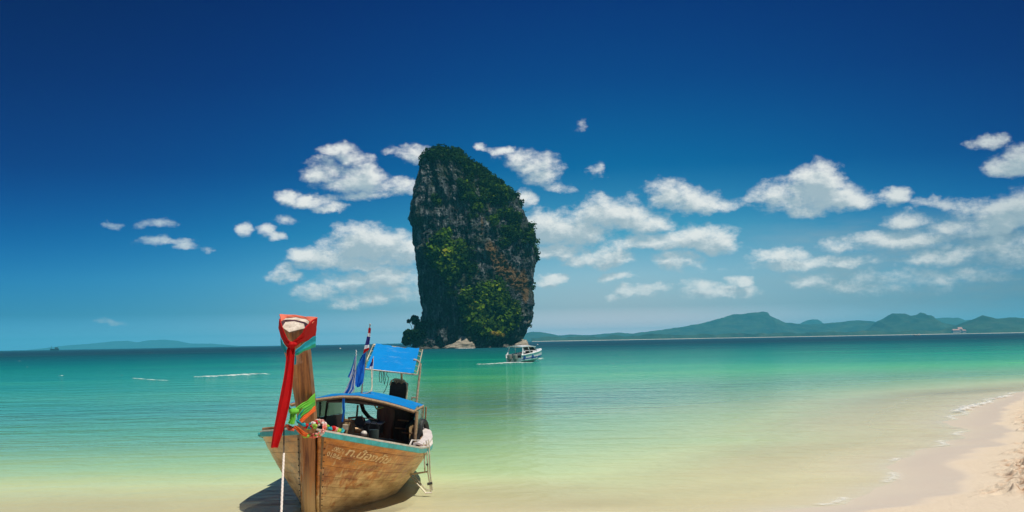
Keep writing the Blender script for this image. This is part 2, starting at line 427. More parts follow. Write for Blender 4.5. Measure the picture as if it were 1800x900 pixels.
# ---------------------------------------------------------------- sea
def m_sea(t, out):
    P = t.geo(); sd_ = t.attr('offshore'); D = t.attr('reach')
    sx = t.node('ShaderNodeSeparateXYZ', {0: P})
    big = t.noise(t.scale(P, (0.02, 0.055, 1)), 1.0, 4, 0.55)
    big2 = t.noise(t.scale(P, (0.10, 0.30, 1)), 1.0, 3, 0.5)
    o = t.math('ADD', sd_, t.math('MULTIPLY', t.math('SUBTRACT', big, 0.5), t.math('MULTIPLY', sd_, 1.1)))
    o = t.math('ADD', o, t.math('MULTIPLY', t.math('SUBTRACT', big2, 0.5), t.math('MULTIPLY', sd_, 0.35)))
    lg = t.math('LOGARITHM', t.math('MAXIMUM', o, 1.0), 10.0)          # 1 m .. 10 km  -> 0 .. 4
    col = t.ramp(t.math('MULTIPLY', lg, 0.25), SEA_RAMP)
    opac = t.remap(o, 0.1, 5.0, 0.0, 1.0)
    opac = t.math('POWER', opac, 0.65)
    # ripples; every size fades out where it would be finer than the eye resolves
    def band(scx, scy, sc, d0, d1, amp, det=3):
        n = t.noise(t.scale(P, (scx, scy, 1)), sc, det, 0.55)
        return t.math('MULTIPLY', t.math('MULTIPLY', n, amp), t.remap(D, d0, d1, 1.0, 0.0))
    h = t.math('ADD', band(1.0, 1.1, 3.0, 30, 130, 0.06), band(1.0, 1.2, 0.95, 110, 420, 0.17))
    h = t.math('ADD', h, band(0.7, 1.5, 0.30, 400, 2600, 0.42, 4))
    calm = t.remap(sd_, 0.0, 14.0, 0.30, 1.0)
    h = t.math('MULTIPLY', h, calm)
    nrm = t.bump(h, 0.75, 1.0)
    rough = t.remap(D, 20, 500, 0.05, 0.30)
    dif = t.node('ShaderNodeBsdfDiffuse', {'Color': col, 'Normal': t.bump(h, 1.0, 1.0)})
    tr = t.node('ShaderNodeBsdfTransparent', {'Color': (0.98, 1.0, 0.97)})
    body = t.node('ShaderNodeMixShader', {0: opac, 1: tr.outputs[0], 2: dif.outputs[0]})
    gl = t.node('ShaderNodeBsdfGlossy', {'Color': (0.95, 0.97, 1.0), 'Roughness': rough, 'Normal': nrm})
    fr = t.node('ShaderNodeFresnel', {'IOR': 1.33})
    # seen edge-on, waves turn their faces to the eye, so far water mirrors less than a flat sheet
    k = t.math('MULTIPLY', t.math('MULTIPLY', fr.outputs[0], t.remap(sd_, 0.0, 14.0, 0.45, 1.0)), t.ramp(t.math('MULTIPLY', t.math('LOGARITHM', t.math('MAXIMUM', D, 10.0), 10.0), 0.25), [(0.30, (.30,)*3), (0.325, (.46,)*3), (0.362, (.82,)*3), (0.413, (1.0,)*3), (0.476, (.62,)*3), (0.544, (.32,)*3), (0.65, (.12,)*3), (1.0, (.07,)*3)]))
    sh = t.node('ShaderNodeMixShader', {0: k, 1: body.outputs[0], 2: gl.outputs[0]})
    t.l.new(sh.outputs[0], out.inputs[0])
REFL_FAR = 0.34
SEA_RAMP = [(0.0, (.71, .65, .42)), (.119, (.64, .62, .36)), (.175, (.51, .58, .31)), (.278, (.26, .53, .25)), (.369, (.105, .52, .20)), (.41, (.045, .39, .19)), (.453, (.010, .27, .17)), (.533, (.001, .150, .125)), (.60, (.001, .085, .10)), (.68, (.001, .04, .065)), (1.0, (.001, .028, .05))]
def build_sea():
    Ds = np.concatenate([np.linspace(-80, 6, 30), np.geomspace(6.5, 120, 260), np.geomspace(120, 15000, 120)[1:]])
    az = np.concatenate([np.linspace(-1.52, -0.45, 40)[:-1], np.linspace(-0.45, 0.45, 260), np.linspace(0.45, 1.52, 40)[1:]])
    A, D = np.meshgrid(np.tan(az), Ds); X = A * np.maximum(D, 14.0); Y = D + 0 * A
    X = np.clip(X, -14900, 14900)
    sd_ = shore_sd(X, Y)
    Z = 0.0 * X
    o = fast_quads('sea', np.stack([X, Y, Z], -1).reshape(-1, 3), grid_quads(len(Ds), len(az)), mat('sea', m_sea), attrs={'offshore': sd_.ravel(), 'reach': np.hypot(X, Y).ravel()})
    tag(o, kind='structure')
build_sea()

# ---------------------------------------------------------------- hills across the bay
def m_hill(t, out):
    P = t.geo()
    n = t.noise(P, 0.012, 6, 0.62); n2 = t.noise(P, 0.05, 4, 0.6)
    col = t.mix(t.remap(n, 0.35, 0.62), (0.012, 0.035, 0.026), (0.04, 0.075, 0.04))
    col = t.mix(t.math('MULTIPLY', t.remap(n2, 0.55, 0.7), 0.2), col, (0.18, 0.18, 0.15))
    p = t.node('ShaderNodeBsdfPrincipled', {'Base Color': col, 'Roughness': 0.95, 'Specular IOR Level': 0.1})
    t.l.new(p.outputs[0], out.inputs[0])
def hill(D, pts, seed, front=0.75):
    """a real ridge at distance D, its crest following the points; slopes run down to the sea in front and behind"""
    rj = random.Random(seed); xs = np.array([at(px, py, D).x for px, py in pts]); zs = np.array([max(0.5, at(px, py, D).z) for px, py in pts])
    n = 420; X = np.linspace(xs[0], xs[-1], n); H = np.interp(X, xs, zs); H = H + H.max() * np.sin(np.pi * np.clip((X - xs[0]) / (xs[-1] - xs[0]), 0, 1)) * (.030 * fbm(X * .012, 0 * X, 0 * X + seed, 4, ridge=True) - .02)
    k = 46; T = np.linspace(-1, 1, k)
    W = max(180.0, H.max() * 2.6)
    XX, TT = np.meshgrid(X, T); HH = np.tile(H, (k, 1))
    prof = np.where(TT < 0, (1 + TT) ** front, (1 - TT) ** 0.9)
    nz = fbm(XX * 0.006, TT * W * 0.006, 0 * XX + seed, 5, ridge=True)
    Z = HH * prof * (1 - 0.16 * (1 - nz) * np.sin(np.pi * prof)) + HH.max() * 0.012 * fbm(XX * .03, TT * W * .03, 0 * XX + seed, 3)
    Z = np.where(prof < .03, -3, Z)
    Y = D + TT * W + 0.10 * W * fbm(XX * .003, TT, 0 * XX + seed, 2)
    o = fast_quads('hill', np.stack([XX, Y, Z], -1).reshape(-1, 3), grid_quads(k, n), mat('hill', m_hill), attrs=None)
    tag(o, kind='structure'); return o
hill(5200, [(900, 600), (915, 590), (932, 583), (950, 583), (968, 587), (985, 590), (1000, 588), (1040, 589), (1085, 585), (1110, 587), (1150, 582), (1200, 575), (1250, 565), (1290, 553), (1320, 550), (1338, 547), (1347, 548), (1352, 556), (1362, 560), (1380, 567), (1400, 570), (1430, 571), (1470, 567), (1510, 563), (1535, 565), (1560, 570), (1620, 575), (1700, 584)], 1.0)
hill(7200, [(1392, 590), (1404, 571), (1412, 566), (1422, 562), (1436, 561), (1444, 566), (1452, 573), (1466, 590)], 2.0)
hill(4300, [(1500, 590), (1535, 574), (1542, 564), (1553, 559), (1568, 551), (1578, 552), (1590, 551), (1600, 555), (1612, 554), (1619, 549), (1626, 551), (1632, 558), (1640, 563), (1660, 568), (1690, 576), (1720, 584)], 3.0, 0.5)
hill(6500, [(1600, 586), (1640, 560), (1665, 558), (1685, 559), (1695, 563), (1706, 562), (1725, 570), (1760, 585)], 4.0)
hill(3700, [(1640, 588), (1700, 565), (1718, 559), (1728, 554), (1740, 557), (1752, 560), (1775, 558), (1800, 559), (1840, 552), (1900, 556), (1990, 548), (2100, 566), (2200, 585)], 5.0)
hill(12000, [(60, 614), (120, 607), (160, 604), (200, 600), (225, 599), (240, 602), (262, 598), (290, 597), (310, 599), (335, 604), (370, 604), (420, 608), (470, 608)], 6.0)
# low wooded coast with a thread of pale beach at its foot
def coast():
    D = 3300; n = 1500; X = np.linspace(at(935, 600, D).x, at(2250, 580, D).x, n); T = np.linspace(0, 1, 7)
    tree = 7 + 9 * np.clip(fbm(X * .012, X * 0, X * 0 + 2, 5) + .3, 0, 1.4)
    XX, TT = np.meshgrid(X, T); H = tree[None] * np.sin(np.pi * np.clip(TT * 1.1, 0, 1)) ** .4 + 2.2
    Y = D + 60 * TT + 40 * fbm(XX * .001, 0 * XX, 0 * XX, 2) + 45
    o = fast_quads('coastal_woodland', np.stack([XX, Y, H - 2.5 * (TT == 0)], -1).reshape(-1, 3), grid_quads(7, n), mat('hill', m_hill))
    tag(o, 'dark low woodland massed along the far shore below the hills', 'woodland', kind='stuff')
    Y2 = np.stack([Y[0] - 32, Y[0] + 3]); Z2 = np.stack([X * 0 + .02, X * 0 + 1.3])
    b = fast_quads('far_beach', np.stack([np.stack([X, X]), Y2, Z2], -1).reshape(-1, 3), grid_quads(2, n), mat('far_sand', color=(.62, .53, .40), rough=.9, nscale=.01))
    tag(b, kind='structure')
coast()

# ---------------------------------------------------------------- sea air
hz = MB().box((-15000, -200, -7), (15000, 15600, 136)).build('haze', None)
def m_haze(t, out):
    v = t.node('ShaderNodeVolumePrincipled', {'Color': (0.13, 0.77, 1.0), 'Density': HAZE, 'Anisotropy': 0.0})
    t.l.new(v.outputs[0], out.inputs['Volume'])
HAZE = 0.000125
hz.data.materials.append(mat('haze', m_haze)); tag(hz, kind='stuff')
# ---------------------------------------------------------------- the limestone islet
DR = 443.0                                    # metres from the beach
def m_rock(t, out):
    P = t.coord()
    v = t.scale(P, (1, 1, 0.22))
    streak = t.noise(v, 0.55, 6, 0.65); st2 = t.noise(v, 1.9, 5, 0.7)
    blk = t.noise(P, 0.16, 5, 0.6); fine = t.noise(P, 1.3, 5, 0.7)
    col = t.ramp(t.math('ADD', t.math('MULTIPLY', streak, 0.6), t.math('MULTIPLY', st2, 0.4)), [(0.36, (.006, .010, .013)), (0.47, (.028, .038, .044)), (0.53, (.085, .102, .108)), (0.62, (.32, .34, .31))])
    col = t.mix(t.remap(blk, 0.5, 0.64), col, t.mix(fine, (.020, .036, .020), (.06, .075, .045)))
    col = t.mix(t.attr('ochre'), col, t.mix(fine, (.13, .075, .025), (.25, .145, .055)))
    col = t.mix(t.attr('pale'), col, t.mix(st2, (.20, .17, .12), (.55, .44, .30)))
    col = t.mix(t.attr('moss'), col, t.mix(fine, (.010, .028, .008), (.05, .085, .02)))
    p = t.node('ShaderNodeBsdfPrincipled', {'Base Color': col, 'Roughness': 0.95, 'Specular IOR Level': 0.12})
    t._set(p.inputs['Normal'], t.bump(t.math('ADD', st2, t.math('MULTIPLY', fine, 0.6)), 1.0, 1.4))
    t.l.new(p.outputs[0], out.inputs[0])
def m_leaf(t, out):
    tone = t.attr('tone')
    col = t.ramp(tone, [(0.0, (.008, .024, .008)), (0.3, (.024, .058, .008)), (0.55, (.085, .165, .008)), (0.72, (.17, .25, .012)), (0.86, (.30, .30, .025)), (1.0, (.36, .22, .05))])
    d = t.node('ShaderNodeBsdfDiffuse', {'Color': col}); tl = t.node('ShaderNodeBsdfTranslucent', {'Color': col})
    m = t.node('ShaderNodeMixShader', {0: 0.25, 1: d.outputs[0], 2: tl.outputs[0]})
    t.l.new(m.outputs[0], out.inputs[0])
LEAF = mat('leaf', m_leaf)
def leaves(name, centers, radii, tones, per, size, seed, parent=None, origin=None, flat=1.0):
    """leaf-sized quads spread through the volume of each clump"""
    r = np.random.RandomState(seed); centers = np.asarray(centers, float); N = len(centers)
    idx = np.repeat(np.arange(N), per)
    d = r.normal(size=(len(idx), 3)); d /= np.linalg.norm(d, axis=1)[:, None]
    rad = np.asarray(radii)[idx] * (r.rand(len(idx)) ** 0.45)
    c = centers[idx] + d * rad[:, None] * np.array([1, 1, flat])
    a = r.normal(size=(len(idx), 3)); a /= np.linalg.norm(a, axis=1)[:, None]
    n = d + 0.6 * r.normal(size=d.shape) + np.array([0, 0, .5]); b = np.cross(n, a); b /= np.linalg.norm(b, axis=1)[:, None] + 1e-9; a = np.cross(b, n); a /= np.linalg.norm(a, axis=1)[:, None] + 1e-9
    s = (size * (0.6 + 0.8 * r.rand(len(idx))) * np.asarray(radii)[idx] / np.mean(radii))[:, None]
    V = np.stack([c - a * s - b * s * .6, c + a * s * .3 - b * s * .8, c + a * s + b * s * .5, c - a * s * .2 + b * s * .8], 1).reshape(-1, 3)
    Q = np.arange(len(V)).reshape(-1, 4)
    tn = np.clip(np.asarray(tones)[idx] + r.normal(size=len(idx)) * 0.06, 0, 1)
    if origin is not None: V = V - np.asarray(origin)
    o = fast_quads(name, V, Q, LEAF, smooth=False, attrs={'tone': np.repeat(tn, 4)})
    if origin is not None: o.location = origin
    if parent: o.parent = parent
    return o
RL = [(612, 713), (608, 712), (603, 716), (598, 722), (590, 731), (580, 735), (562, 739), (545, 743), (530, 739), (510, 734), (480, 731), (450, 729), (420, 727), (400, 724), (385, 720), (365, 722), (345, 726), (325, 730), (305, 734), (292, 739), (284, 745), (277, 754), (272, 762), (268, 770), (265.5, 777)]
RR = [(612, 905), (608, 917), (600, 924), (590, 926), (580, 930), (568, 935), (558, 938), (548, 938), (538, 941), (520, 942), (505, 940), (490, 943), (470, 944), (450, 946), (430, 943), (410, 938), (390, 928), (370, 920), (352, 913), (343, 902), (333, 888), (325, 876), (317, 862), (308, 850), (300, 843), (292, 832), (286, 822), (280, 817), (273, 808), (268, 795), (265.5, 785)]
def build_islet():
    org = at(825, 611.6, DR + 16); org.z = 0
    root = empty('limestone_islet', org, label='tall dark limestone rock islet with green bushes and an ochre slope', cat='rock islet')
    nr, nc = 460, 620
    yy = np.linspace(612.8, 265.7, nr); ry = [a for a, b in RL][::-1]
    xl = np.interp(yy, ry, [b for a, b in RL][::-1]); xr = np.interp(yy, [a for a, b in RR][::-1], [b for a, b in RR][::-1])
    k = (DR + 16) / F
    P0 = [at(900, y, DR + 16) for y in (612.8, 265.7)]
    Zr = np.linspace(-0.6, at(780, 265.7, DR + 16).z, nr)
    def X_of(px, py): return np.array([at(a, b, DR + 16).x for a, b in zip(px, py)])
    XL = X_of(xl, yy); XR = X_of(xr, yy)
    th = np.linspace(0, 2 * np.pi, nc, endpoint=False)
    T, Zg = np.meshgrid(th, Zr); XLg = XL[:, None]; XRg = XR[:, None]
    cx = (XLg + XRg) / 2; hx = (XRg - XLg) / 2 * 0.955
    full = 22.0
    hy = np.minimum(hx, full) * 0.72 + 1.0
    c, s = np.cos(T), np.sin(T); e = 0.80
    X = cx + hx * np.sign(c) * np.abs(c) ** e
    # plan: front buttress nearer on the left, the face turning away to the right
    Y = org.y + hy * np.sign(s) * np.abs(s) ** e + 5.0 * (X - org.x) / 22.0 * 0.9
    # the face leans back towards the top on the right (vegetated slope), overhangs at the foot
    H = Zr.max(); u = (X - org.x) / 22.0; fr = np.clip(-s, 0, 1)
    zt = np.clip(Zg / H, 0, 1)
    Y += fr * (7.0 * sstep(zt, .15, 1.0) * sstep(u, -.5, .6) - 5.5 * np.exp(-((u - .15) / .45) ** 2) * (1 - sstep(zt, .0, .55)))
    # displacement along the plan normal
    nx = np.cos(T); ny = np.sin(T) * 1.2; L = np.hypot(nx, ny); nx /= L; ny /= L
    q = lambda f, fz, sd_, o=5, **kw: fbm(X * f, Y * f, Zg * fz + sd_, o, **kw)
    disp = 2.6 * q(.07, .045, 1, 3) + 1.7 * (q(.20, .05, 9, 4, ridge=True) - .8) + 0.9 * q(.5, .28, 4, 5) + 0.45 * (q(1.3, .7, 2, 4, ridge=True) - .8)
    ledge = 0.8 * fbm(X * .05, Y * .05, Zg * .35 + 7, 3)
    disp = disp + ledge
    edge = 1 - 0.55 * np.abs(np.cos(T)) ** 3          # keep the measured outline
    disp *= edge * sstep(zt, -.02, .05) * np.clip(hx / 7, .15, 1)
    disp -= 1.6 * np.exp(-((Zg - 1.2) / 1.6) ** 2)     # notch cut by the sea
    X2 = X + nx * disp; Y2 = Y + ny * disp
    Z2 = Zg + 0.8 * fbm(X * .3, Y * .3, Zg * .1, 3) * sstep(zt, .05, .2)
    # where each point shows from the beach (used only to know the regions of the face)
    PX = 900 + F * (X2) / Y2 ; PY = np.interp(Z2, Zr, yy)
    def blob(px, py, a, b, rot=0):
        cr, sr = math.cos(rot), math.sin(rot); dx = PX - px; dy = PY - py
        return np.clip(1 - ((dx * cr + dy * sr) / a) ** 2 - ((-dx * sr + dy * cr) / b) ** 2, 0, 1)
    fz = fbm(X * .25, Y * .25, Zg * .25, 4)
    front = s < 0.25
    ochre = sstep(blob(870, 452, 32, 16, 0.9) + blob(893, 484, 46, 19, .62) + blob(905, 500, 24, 14, 0.9) + blob(922, 505, 8, 40) + .5 * blob(862, 380, 3, 30) + .5 * blob(848, 400, 3, 26) + .45 * fz, .15, .85) * .85 * front
    pale = sstep(blob(816, 545, 16, 30) * .6 + blob(832, 560, 10, 26) * .6 + blob(845, 585, 26, 5) * .7 + .6 * blob(795, 350, 12, 60) + fbm(X * .7, Y * .7, Zg * .4, 3) * .6, .62, 1.15) * .55 * front
    pale = np.maximum(pale, sstep(blob(936, 545, 5, 4) + blob(930, 568, 7, 5) + blob(915, 596, 12, 5) + blob(820, 608, 26, 3) + .2 * fz, .35, .6))
    # vegetation density
    veg = 0.9 * blob(800, 470, 46, 60) + 1.2 * blob(850, 540, 75, 62) + 1.0 * blob(860, 560, 60, 50, .5) + 1.0 * blob(775, 440, 26, 42) + .8 * blob(850, 350, 60, 60, .7) + .7 * blob(895, 410, 40, 50) + .9 * blob(790, 275, 40, 18) + .7 * blob(840, 305, 50, 14, .45) + .8 * blob(885, 345, 40, 14, .5) + .45 * blob(770, 350, 30, 60) + .5 * blob(930, 430, 14, 40)
    veg = np.where(s > .25, .8 * (zt > .3), veg) + .9 * sstep(zt, .9, .97)
    veg -= .9 * blob(742, 400, 22, 120) + .5 * blob(800, 400, 12, 50) + 1.2 * blob(745, 540, 22, 110) + 1.0 * blob(795, 560, 24, 40) + .8 * blob(926, 470, 12, 55) + 1.6 * ochre + .7 * blob(790, 360, 20, 50) + .6 * blob(850, 600, 80, 10)
    veg += 0.75 * fbm(X * .16, Y * .16, Zg * .16 + 3, 4)
    veg -= .22 * (zt < .9)
    moss = sstep(veg, .25, .7) * .85
    V = np.stack([X2, Y2, Z2], -1)
    quads = grid_quads(nr, nc, wrap=True)
    top = V[-1].mean(0) + np.array([0, 0, .3]); Vf = np.concatenate([V.reshape(-1, 3), top[None]])
    a2 = lambda a: np.concatenate([a.ravel(), [0.0]])
    ring = (nr - 1) * nc + np.arange(nc); capq = np.stack([ring[0::2], np.roll(ring, -1)[0::2], np.roll(ring, -2)[0::2], np.full(nc // 2, nr * nc)], -1)
    o = fast_quads('rock', Vf - np.array(org), np.concatenate([quads, capq]), mat('rock', m_rock), attrs={'ochre': a2(ochre), 'pale': a2(pale), 'moss': a2(moss)})
    o.parent = root
    # bushes over ledges and slopes
    r = np.random.RandomState(3)
    prob = sstep(veg, .22, .95) ** 1.3 * np.where(s < .35, 1, .25)
    prob = prob * (Zg > 2.5)
    area = np.broadcast_to(hx, prob.shape); pr = (prob * area).ravel(); pr /= pr.sum()
    idx = r.choice(len(pr), 3100, p=pr)
    C = V.reshape(-1, 3)[idx]; nrm = np.stack([nx, ny, 0 * nx], -1).reshape(-1, 3)[idx]
    px, py = PX.ravel()[idx], PY.ravel()[idx]
    def bl(cx_, cy_, a, b): return np.clip(1 - ((px - cx_) / a) ** 2 - ((py - cy_) / b) ** 2, 0, 1)
    tone = .20 + .36 * bl(790, 455, 40, 55) + .34 * bl(850, 550, 75, 65) + .14 * bl(865, 380, 60, 70) - .10 * bl(790, 275, 60, 30) + .13 * fbm(C[:, 0] * .2, C[:, 1] * .2, C[:, 2] * .2, 3) + r.normal(size=len(px)) * .12
    rad = (.5 + 1.6 * r.rand(len(px)) ** 2.4) * (1 + .5 * bl(790, 460, 50, 60) + .4 * bl(850, 545, 70, 60))
    Cc = C + nrm * rad[:, None] * .35 + np.array([0, 0, 1]) * rad[:, None] * .3
    fol = leaves('foliage', Cc - np.array(org), rad, np.clip(tone - .04, .02, .8), 48, .27, 4, parent=root); tag(fol, kind='stuff')
    # fringe of brush breaking the crest line
    cr_i = r.choice(np.where((zt.ravel() > .25) & (np.abs(np.cos(T)).ravel() > .9) & (veg.ravel() > .1))[0], 420)
    tp = r.choice(np.where((zt.ravel() > .93))[0], 160); cr_i = np.concatenate([cr_i, tp])
    fr_ = leaves('crest_brush', V.reshape(-1, 3)[cr_i] - np.array(org) + np.array([0, 0, .3]), r.uniform(.3, .8, len(cr_i)), r.uniform(.02, .3, len(cr_i)), 34, .26, 5, parent=root); tag(fr_, kind='stuff')
    # pale boulder shelf at the foot
    def boulder(px, py, w, h, name, label, seed, lean=0.0):
        c0 = at(px, py, DR - 4); c0.z = -0.3; n, m = 40, 26; rs = random.Random(seed)
        uu, vv = np.meshgrid(np.linspace(0, 2 * np.pi, n, endpoint=False), np.linspace(0, np.pi / 2, m))
        rr = 1 + .22 * fbm(np.cos(uu) * 1.3 + seed, np.sin(uu) * 1.3, vv * 1.4, 4, ridge=True)
        Xb = w * np.cos(uu) * np.sin(vv + .0) * rr; Yb = 3.2 * np.sin(uu) * np.sin(vv) * rr; Zb = h * np.cos(vv) * rr * (1 + lean * np.cos(uu))
        ob = fast_quads(name, np.stack([Xb, Yb, Zb], -1).reshape(-1, 3), grid_quads(m, n, True), mat('pale_rock', color=(.34, .29, .21), rough=.95, nscale=.9, bump=.8, vary=.7, stretch=(1, 1, 2.5), dark=(.09, .08, .06)))
        ob.location = c0; tag(ob, label, 'boulder')
    boulder(806, 611, 4.8, 2.6, 'boulder', 'pale wedge-shaped boulder at the foot of the tall rock islet, left of centre', 3, .45)
    boulder(917, 609, 2.6, 2.0, 'boulder', 'small pale boulder at the right foot of the rock islet, above the white speedboat roof', 8, .2)
    rs = random.Random(31); mb = MB()
    for i in range(46):
        px = rs.uniform(722, 918); b = at(px, 611.5, DR - rs.uniform(0, 5)); b.z = -.15; w = rs.uniform(.4, 1.5) * (.6 if 770 < px < 850 else 1)
        mb.ball(b, (w, w * .8, w * rs.uniform(.5, .9)), 7, 5, .22, rs)
    fr2 = mb.build('fallen_rocks', mat('wet_rock', color=(.10, .09, .07), rough=.9, nscale=1.2, bump=.6, vary=.8, dark=(.015, .016, .014)), None, origin=tuple(org)); fr2.parent = root; fr2.location = (0, 0, 0); tag(fr2, kind='stuff')
    # trees that stand out from the mass
    def tree(px, py, D, h, w, tone, label, seed, name='tree', per=60, bare=False, cat='tree', low=.45):
        b = at(px, py, D); rs = random.Random(seed)
        e = empty(name, b, label=label, cat=cat)
        mb = MB(); top = Vector((rs.uniform(-.15, .15) * w, 0, h * .62)); mb.tube([(0, 0, -.4), (top.x * .4, 0.1, h * .3), top], [.05 * h, .035 * h, .018 * h], 7)
        cs = []; rd = []
        for i in range(16 if low > .3 else 30):
            a = rs.uniform(0, 6.28); q = rs.uniform(.25, 1); tip = Vector((math.cos(a) * w * q, math.sin(a) * w * q * .8, h * (low + (.95 - low) * rs.random() * (1.15 - q * .4))))
            st = top * rs.uniform(.4, .95); mid = (st + tip) / 2 + Vector((0, 0, .06 * h)); mb.tube([st, mid, tip], [.014 * h, .009 * h, .004 * h], 5)
            cs.append(tip); rd.append(w * rs.uniform(.22, .42))
            if bare:
                for k in range(3):
                    t2 = tip + Vector((rs.uniform(-.3, .3) * w, rs.uniform(-.2, .2), rs.uniform(0, .35) * h)); mb.tube([tip, t2], [.006 * h, .002 * h], 4)
        mb.build('trunk', mat('bark', color=(.09, .065, .045), rough=.9, nscale=3, bump=.5), e)
        if not bare:
            tn = [min(.95, max(.03, tone + rs.uniform(-.1, .1))) for _ in cs]
            cr = leaves('crown', cs, rd, tn, per, .16 * w / 1.5, seed, parent=e, flat=.8)
        return e
    tree(729, 607, DR + 4, 9.8, 4.0, .10, 'dark bushy tree leaning out at the left foot of the rock islet', 21, per=150, low=.12)
    tree(721, 606, DR + 2, 5.0, 1.6, .62, 'small light green tree at the far left foot of the rock islet', 22, per=90)
    tree(768, 277, DR + 12, 3.0, 2.2, .1, 'bare grey twiggy tree on the summit of the rock islet', 23, name='bare_tree', bare=True)
    tree(778, 276, DR + 10, 2.6, 1.7, .3, 'small green tree crowning the highest point of the rock islet', 24, per=90)
    tree(846, 588, DR - 4.0, 4.6, 1.9, .80, 'bright yellow-green bush low on the front of the rock islet', 25, name='bush', per=100, cat='bush')
    tree(873, 600, DR - 4.0, 3.6, 2.3, .93, 'ochre-yellow bush above the waterline on the right of the rock islet', 26, name='bush', per=100, cat='bush')
    tree(789, 466, DR - 1.5, 4.6, 2.6, .60, 'broad bright green tree halfway up the left side of the rock islet', 27, per=120)
build_islet()
# ---------------------------------------------------------------- the long wooden boat
BO = Vector((-2.5, 15.6, 0.0)); HEEL = math.radians(6.5)
BM = Matrix.Translation(BO) @ Matrix.Rotation(HEEL, 4, 'Y'); BI = BM.inverted()
def loc(px, py, D): return BI @ at(px, py, D)
boat = empty('longtail_boat', BO, (0, HEEL, 0), 'weathered wooden longtail boat with tall prow, turquoise rim and blue canopies, grounded in the shallows', 'boat')
def gun_b(u): return float(np.interp(u, [0, .03, .07, .12, .19, .29, .42, .58, .74, .91, 1], [.085, .22, .43, .64, .90, 1.08, 1.14, 1.12, 1.04, .90, .78]))
def gun_z(u): return float(np.interp(u, [0, .06, .12, .2, .31, .45, .6, .8, 1], [1.16, 1.09, 1.025, .95, .86, .80, .77, .78, .84]))
def keel_z(u): return float(np.interp(u, [0, .12, .3, .7, 1], [-.35, -.40, -.40, -.36, -.22]))
def stem_y(z): return float(np.interp(z, [-.4, -.2, 0, .3, .6, .9, 1.2, 1.5, 1.8, 2.1, 2.45], [.62, .42, .26, .03, -.16, -.32, -.47, -.66, -.90, -1.18, -1.52]))
def hull(u, t, side, off=0.0):
    zk, zg, b = keel_z(u), gun_z(u), gun_b(u)
    p = float(np.interp(u, [0, .1, .22, .4, 1], [1.0, 1.15, .80, .56, .46]))
    z = zk + (zg - zk) * t
    y = stem_y(z) * (1 - u) + 6.2 * u + .02
    x = (b - .085) * t ** p + .085 + off
    return Vector((side * x - .125 * (1 - u) ** 5, y, z))
def hull_out(u, t_, side, k):
    p = hull(u, t_, side); du = hull(min(1, u + .004), t_, side) - hull(max(0, u - .004), t_, side); dt = hull(u, min(1, t_ + .01), side) - hull(u, max(0, t_ - .01), side)
    n = du.cross(dt).normalized(); n = n if n.x * side > 0 else -n
    return p + n * k
def m_hull(t, out):
    P = t.coord(); sx = t.node('ShaderNodeSeparateXYZ', {0: P}); y, z = sx.outputs[1], sx.outputs[2]
    g1 = t.noise(t.scale(P, (3, .6, 6)), 2, 5, 0.6); g2 = t.noise(t.scale(P, (20, 2, 50)), 3, 4, 0.7)
    blot = t.noise(t.scale(P, (2.2, 2.2, 1.6)), 1.9, 6, 0.68); drip = t.noise(t.scale(P, (9, 9, .9)), 1.6, 5, 0.65)
    g1 = t.remap(g1, .36, .64)
    var = t.mix(g1, (.25, .060, .008), (.60, .22, .030))
    bare = t.mix(t.math('ADD', t.math('MULTIPLY', g1, .6), t.math('MULTIPLY', g2, .4)), (.30, .155, .045), (.86, .60, .30))
    sc = t.math('ADD', t.math('MULTIPLY', t.math('SUBTRACT', blot, .5), 1.5), t.math('MULTIPLY', t.math('SUBTRACT', drip, .5), 2.1))
    wear = t.remap(t.math('ADD', t.math('SUBTRACT', t.math('ADD', t.math('MULTIPLY', y, .10), .50), z), sc), -.12, .28, 0, 1, smooth=True)
    col = t.mix(wear, var, bare)
    mark = t.noise(t.scale(P, (14, 14, 14)), 1.2, 3, 0.6)
    col = t.mix(t.math('MULTIPLY', t.remap(mark, .66, .74), .55), col, (.07, .035, .015))
    vs = t.noise(t.scale(P, (26, 26, 1.2)), 1.0, 4, 0.7)
    col = t.mix(t.math('MULTIPLY', t.remap(vs, .50, .75), .28), col, (.74, .56, .33))
    gr = t.remap(t.math('ADD', z, t.math('MULTIPLY', blot, .25)), .22, .02)
    col = t.mix(t.math('MULTIPLY', gr, .45), col, (.22, .19, .07))
    p = t.node('ShaderNodeBsdfPrincipled', {'Base Color': col, 'Roughness': t.remap(wear, 0, 1, .30, .65), 'Specular IOR Level': .35})
    t._set(p.inputs['Normal'], t.bump(t.math('ADD', t.math('MULTIPLY', g2, .35), t.math('MULTIPLY', drip, .5)), .25, .01))
    t.l.new(p.outputs[0], out.inputs[0])
HULL = mat('hull_wood', m_hull)
WOOD = mat('brown_wood', color=(.30, .16, .075), rough=.6, nscale=5, stretch=(1, 6, 6), vary=.6, dark=(.10, .045, .018))
PALEWOOD = mat('pale_wood', color=(.42, .28, .15), rough=.7, nscale=6, stretch=(6, 1, 6), vary=.5)
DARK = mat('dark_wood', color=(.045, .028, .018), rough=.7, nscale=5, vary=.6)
TEAL = mat('turquoise_paint', color=(.05, .40, .42), rough=.45, nscale=7, vary=.45, dark=(.03, .22, .20))
WHITE = mat('white_paint', color=(.78, .74, .68), rough=.5, nscale=9, vary=.25, dark=(.50, .42, .34))
STEEL = mat('rusty_steel', color=(.42, .36, .27), rough=.5, metal=.3, nscale=25, vary=.6, dark=(.16, .08, .035))
BLACK = mat('black_rubber', color=(.02, .02, .02), rough=.6, nscale=20)
IRON = mat('sooty_iron', color=(.035, .035, .033), rough=.55, nscale=16, vary=.8, metal=.2)
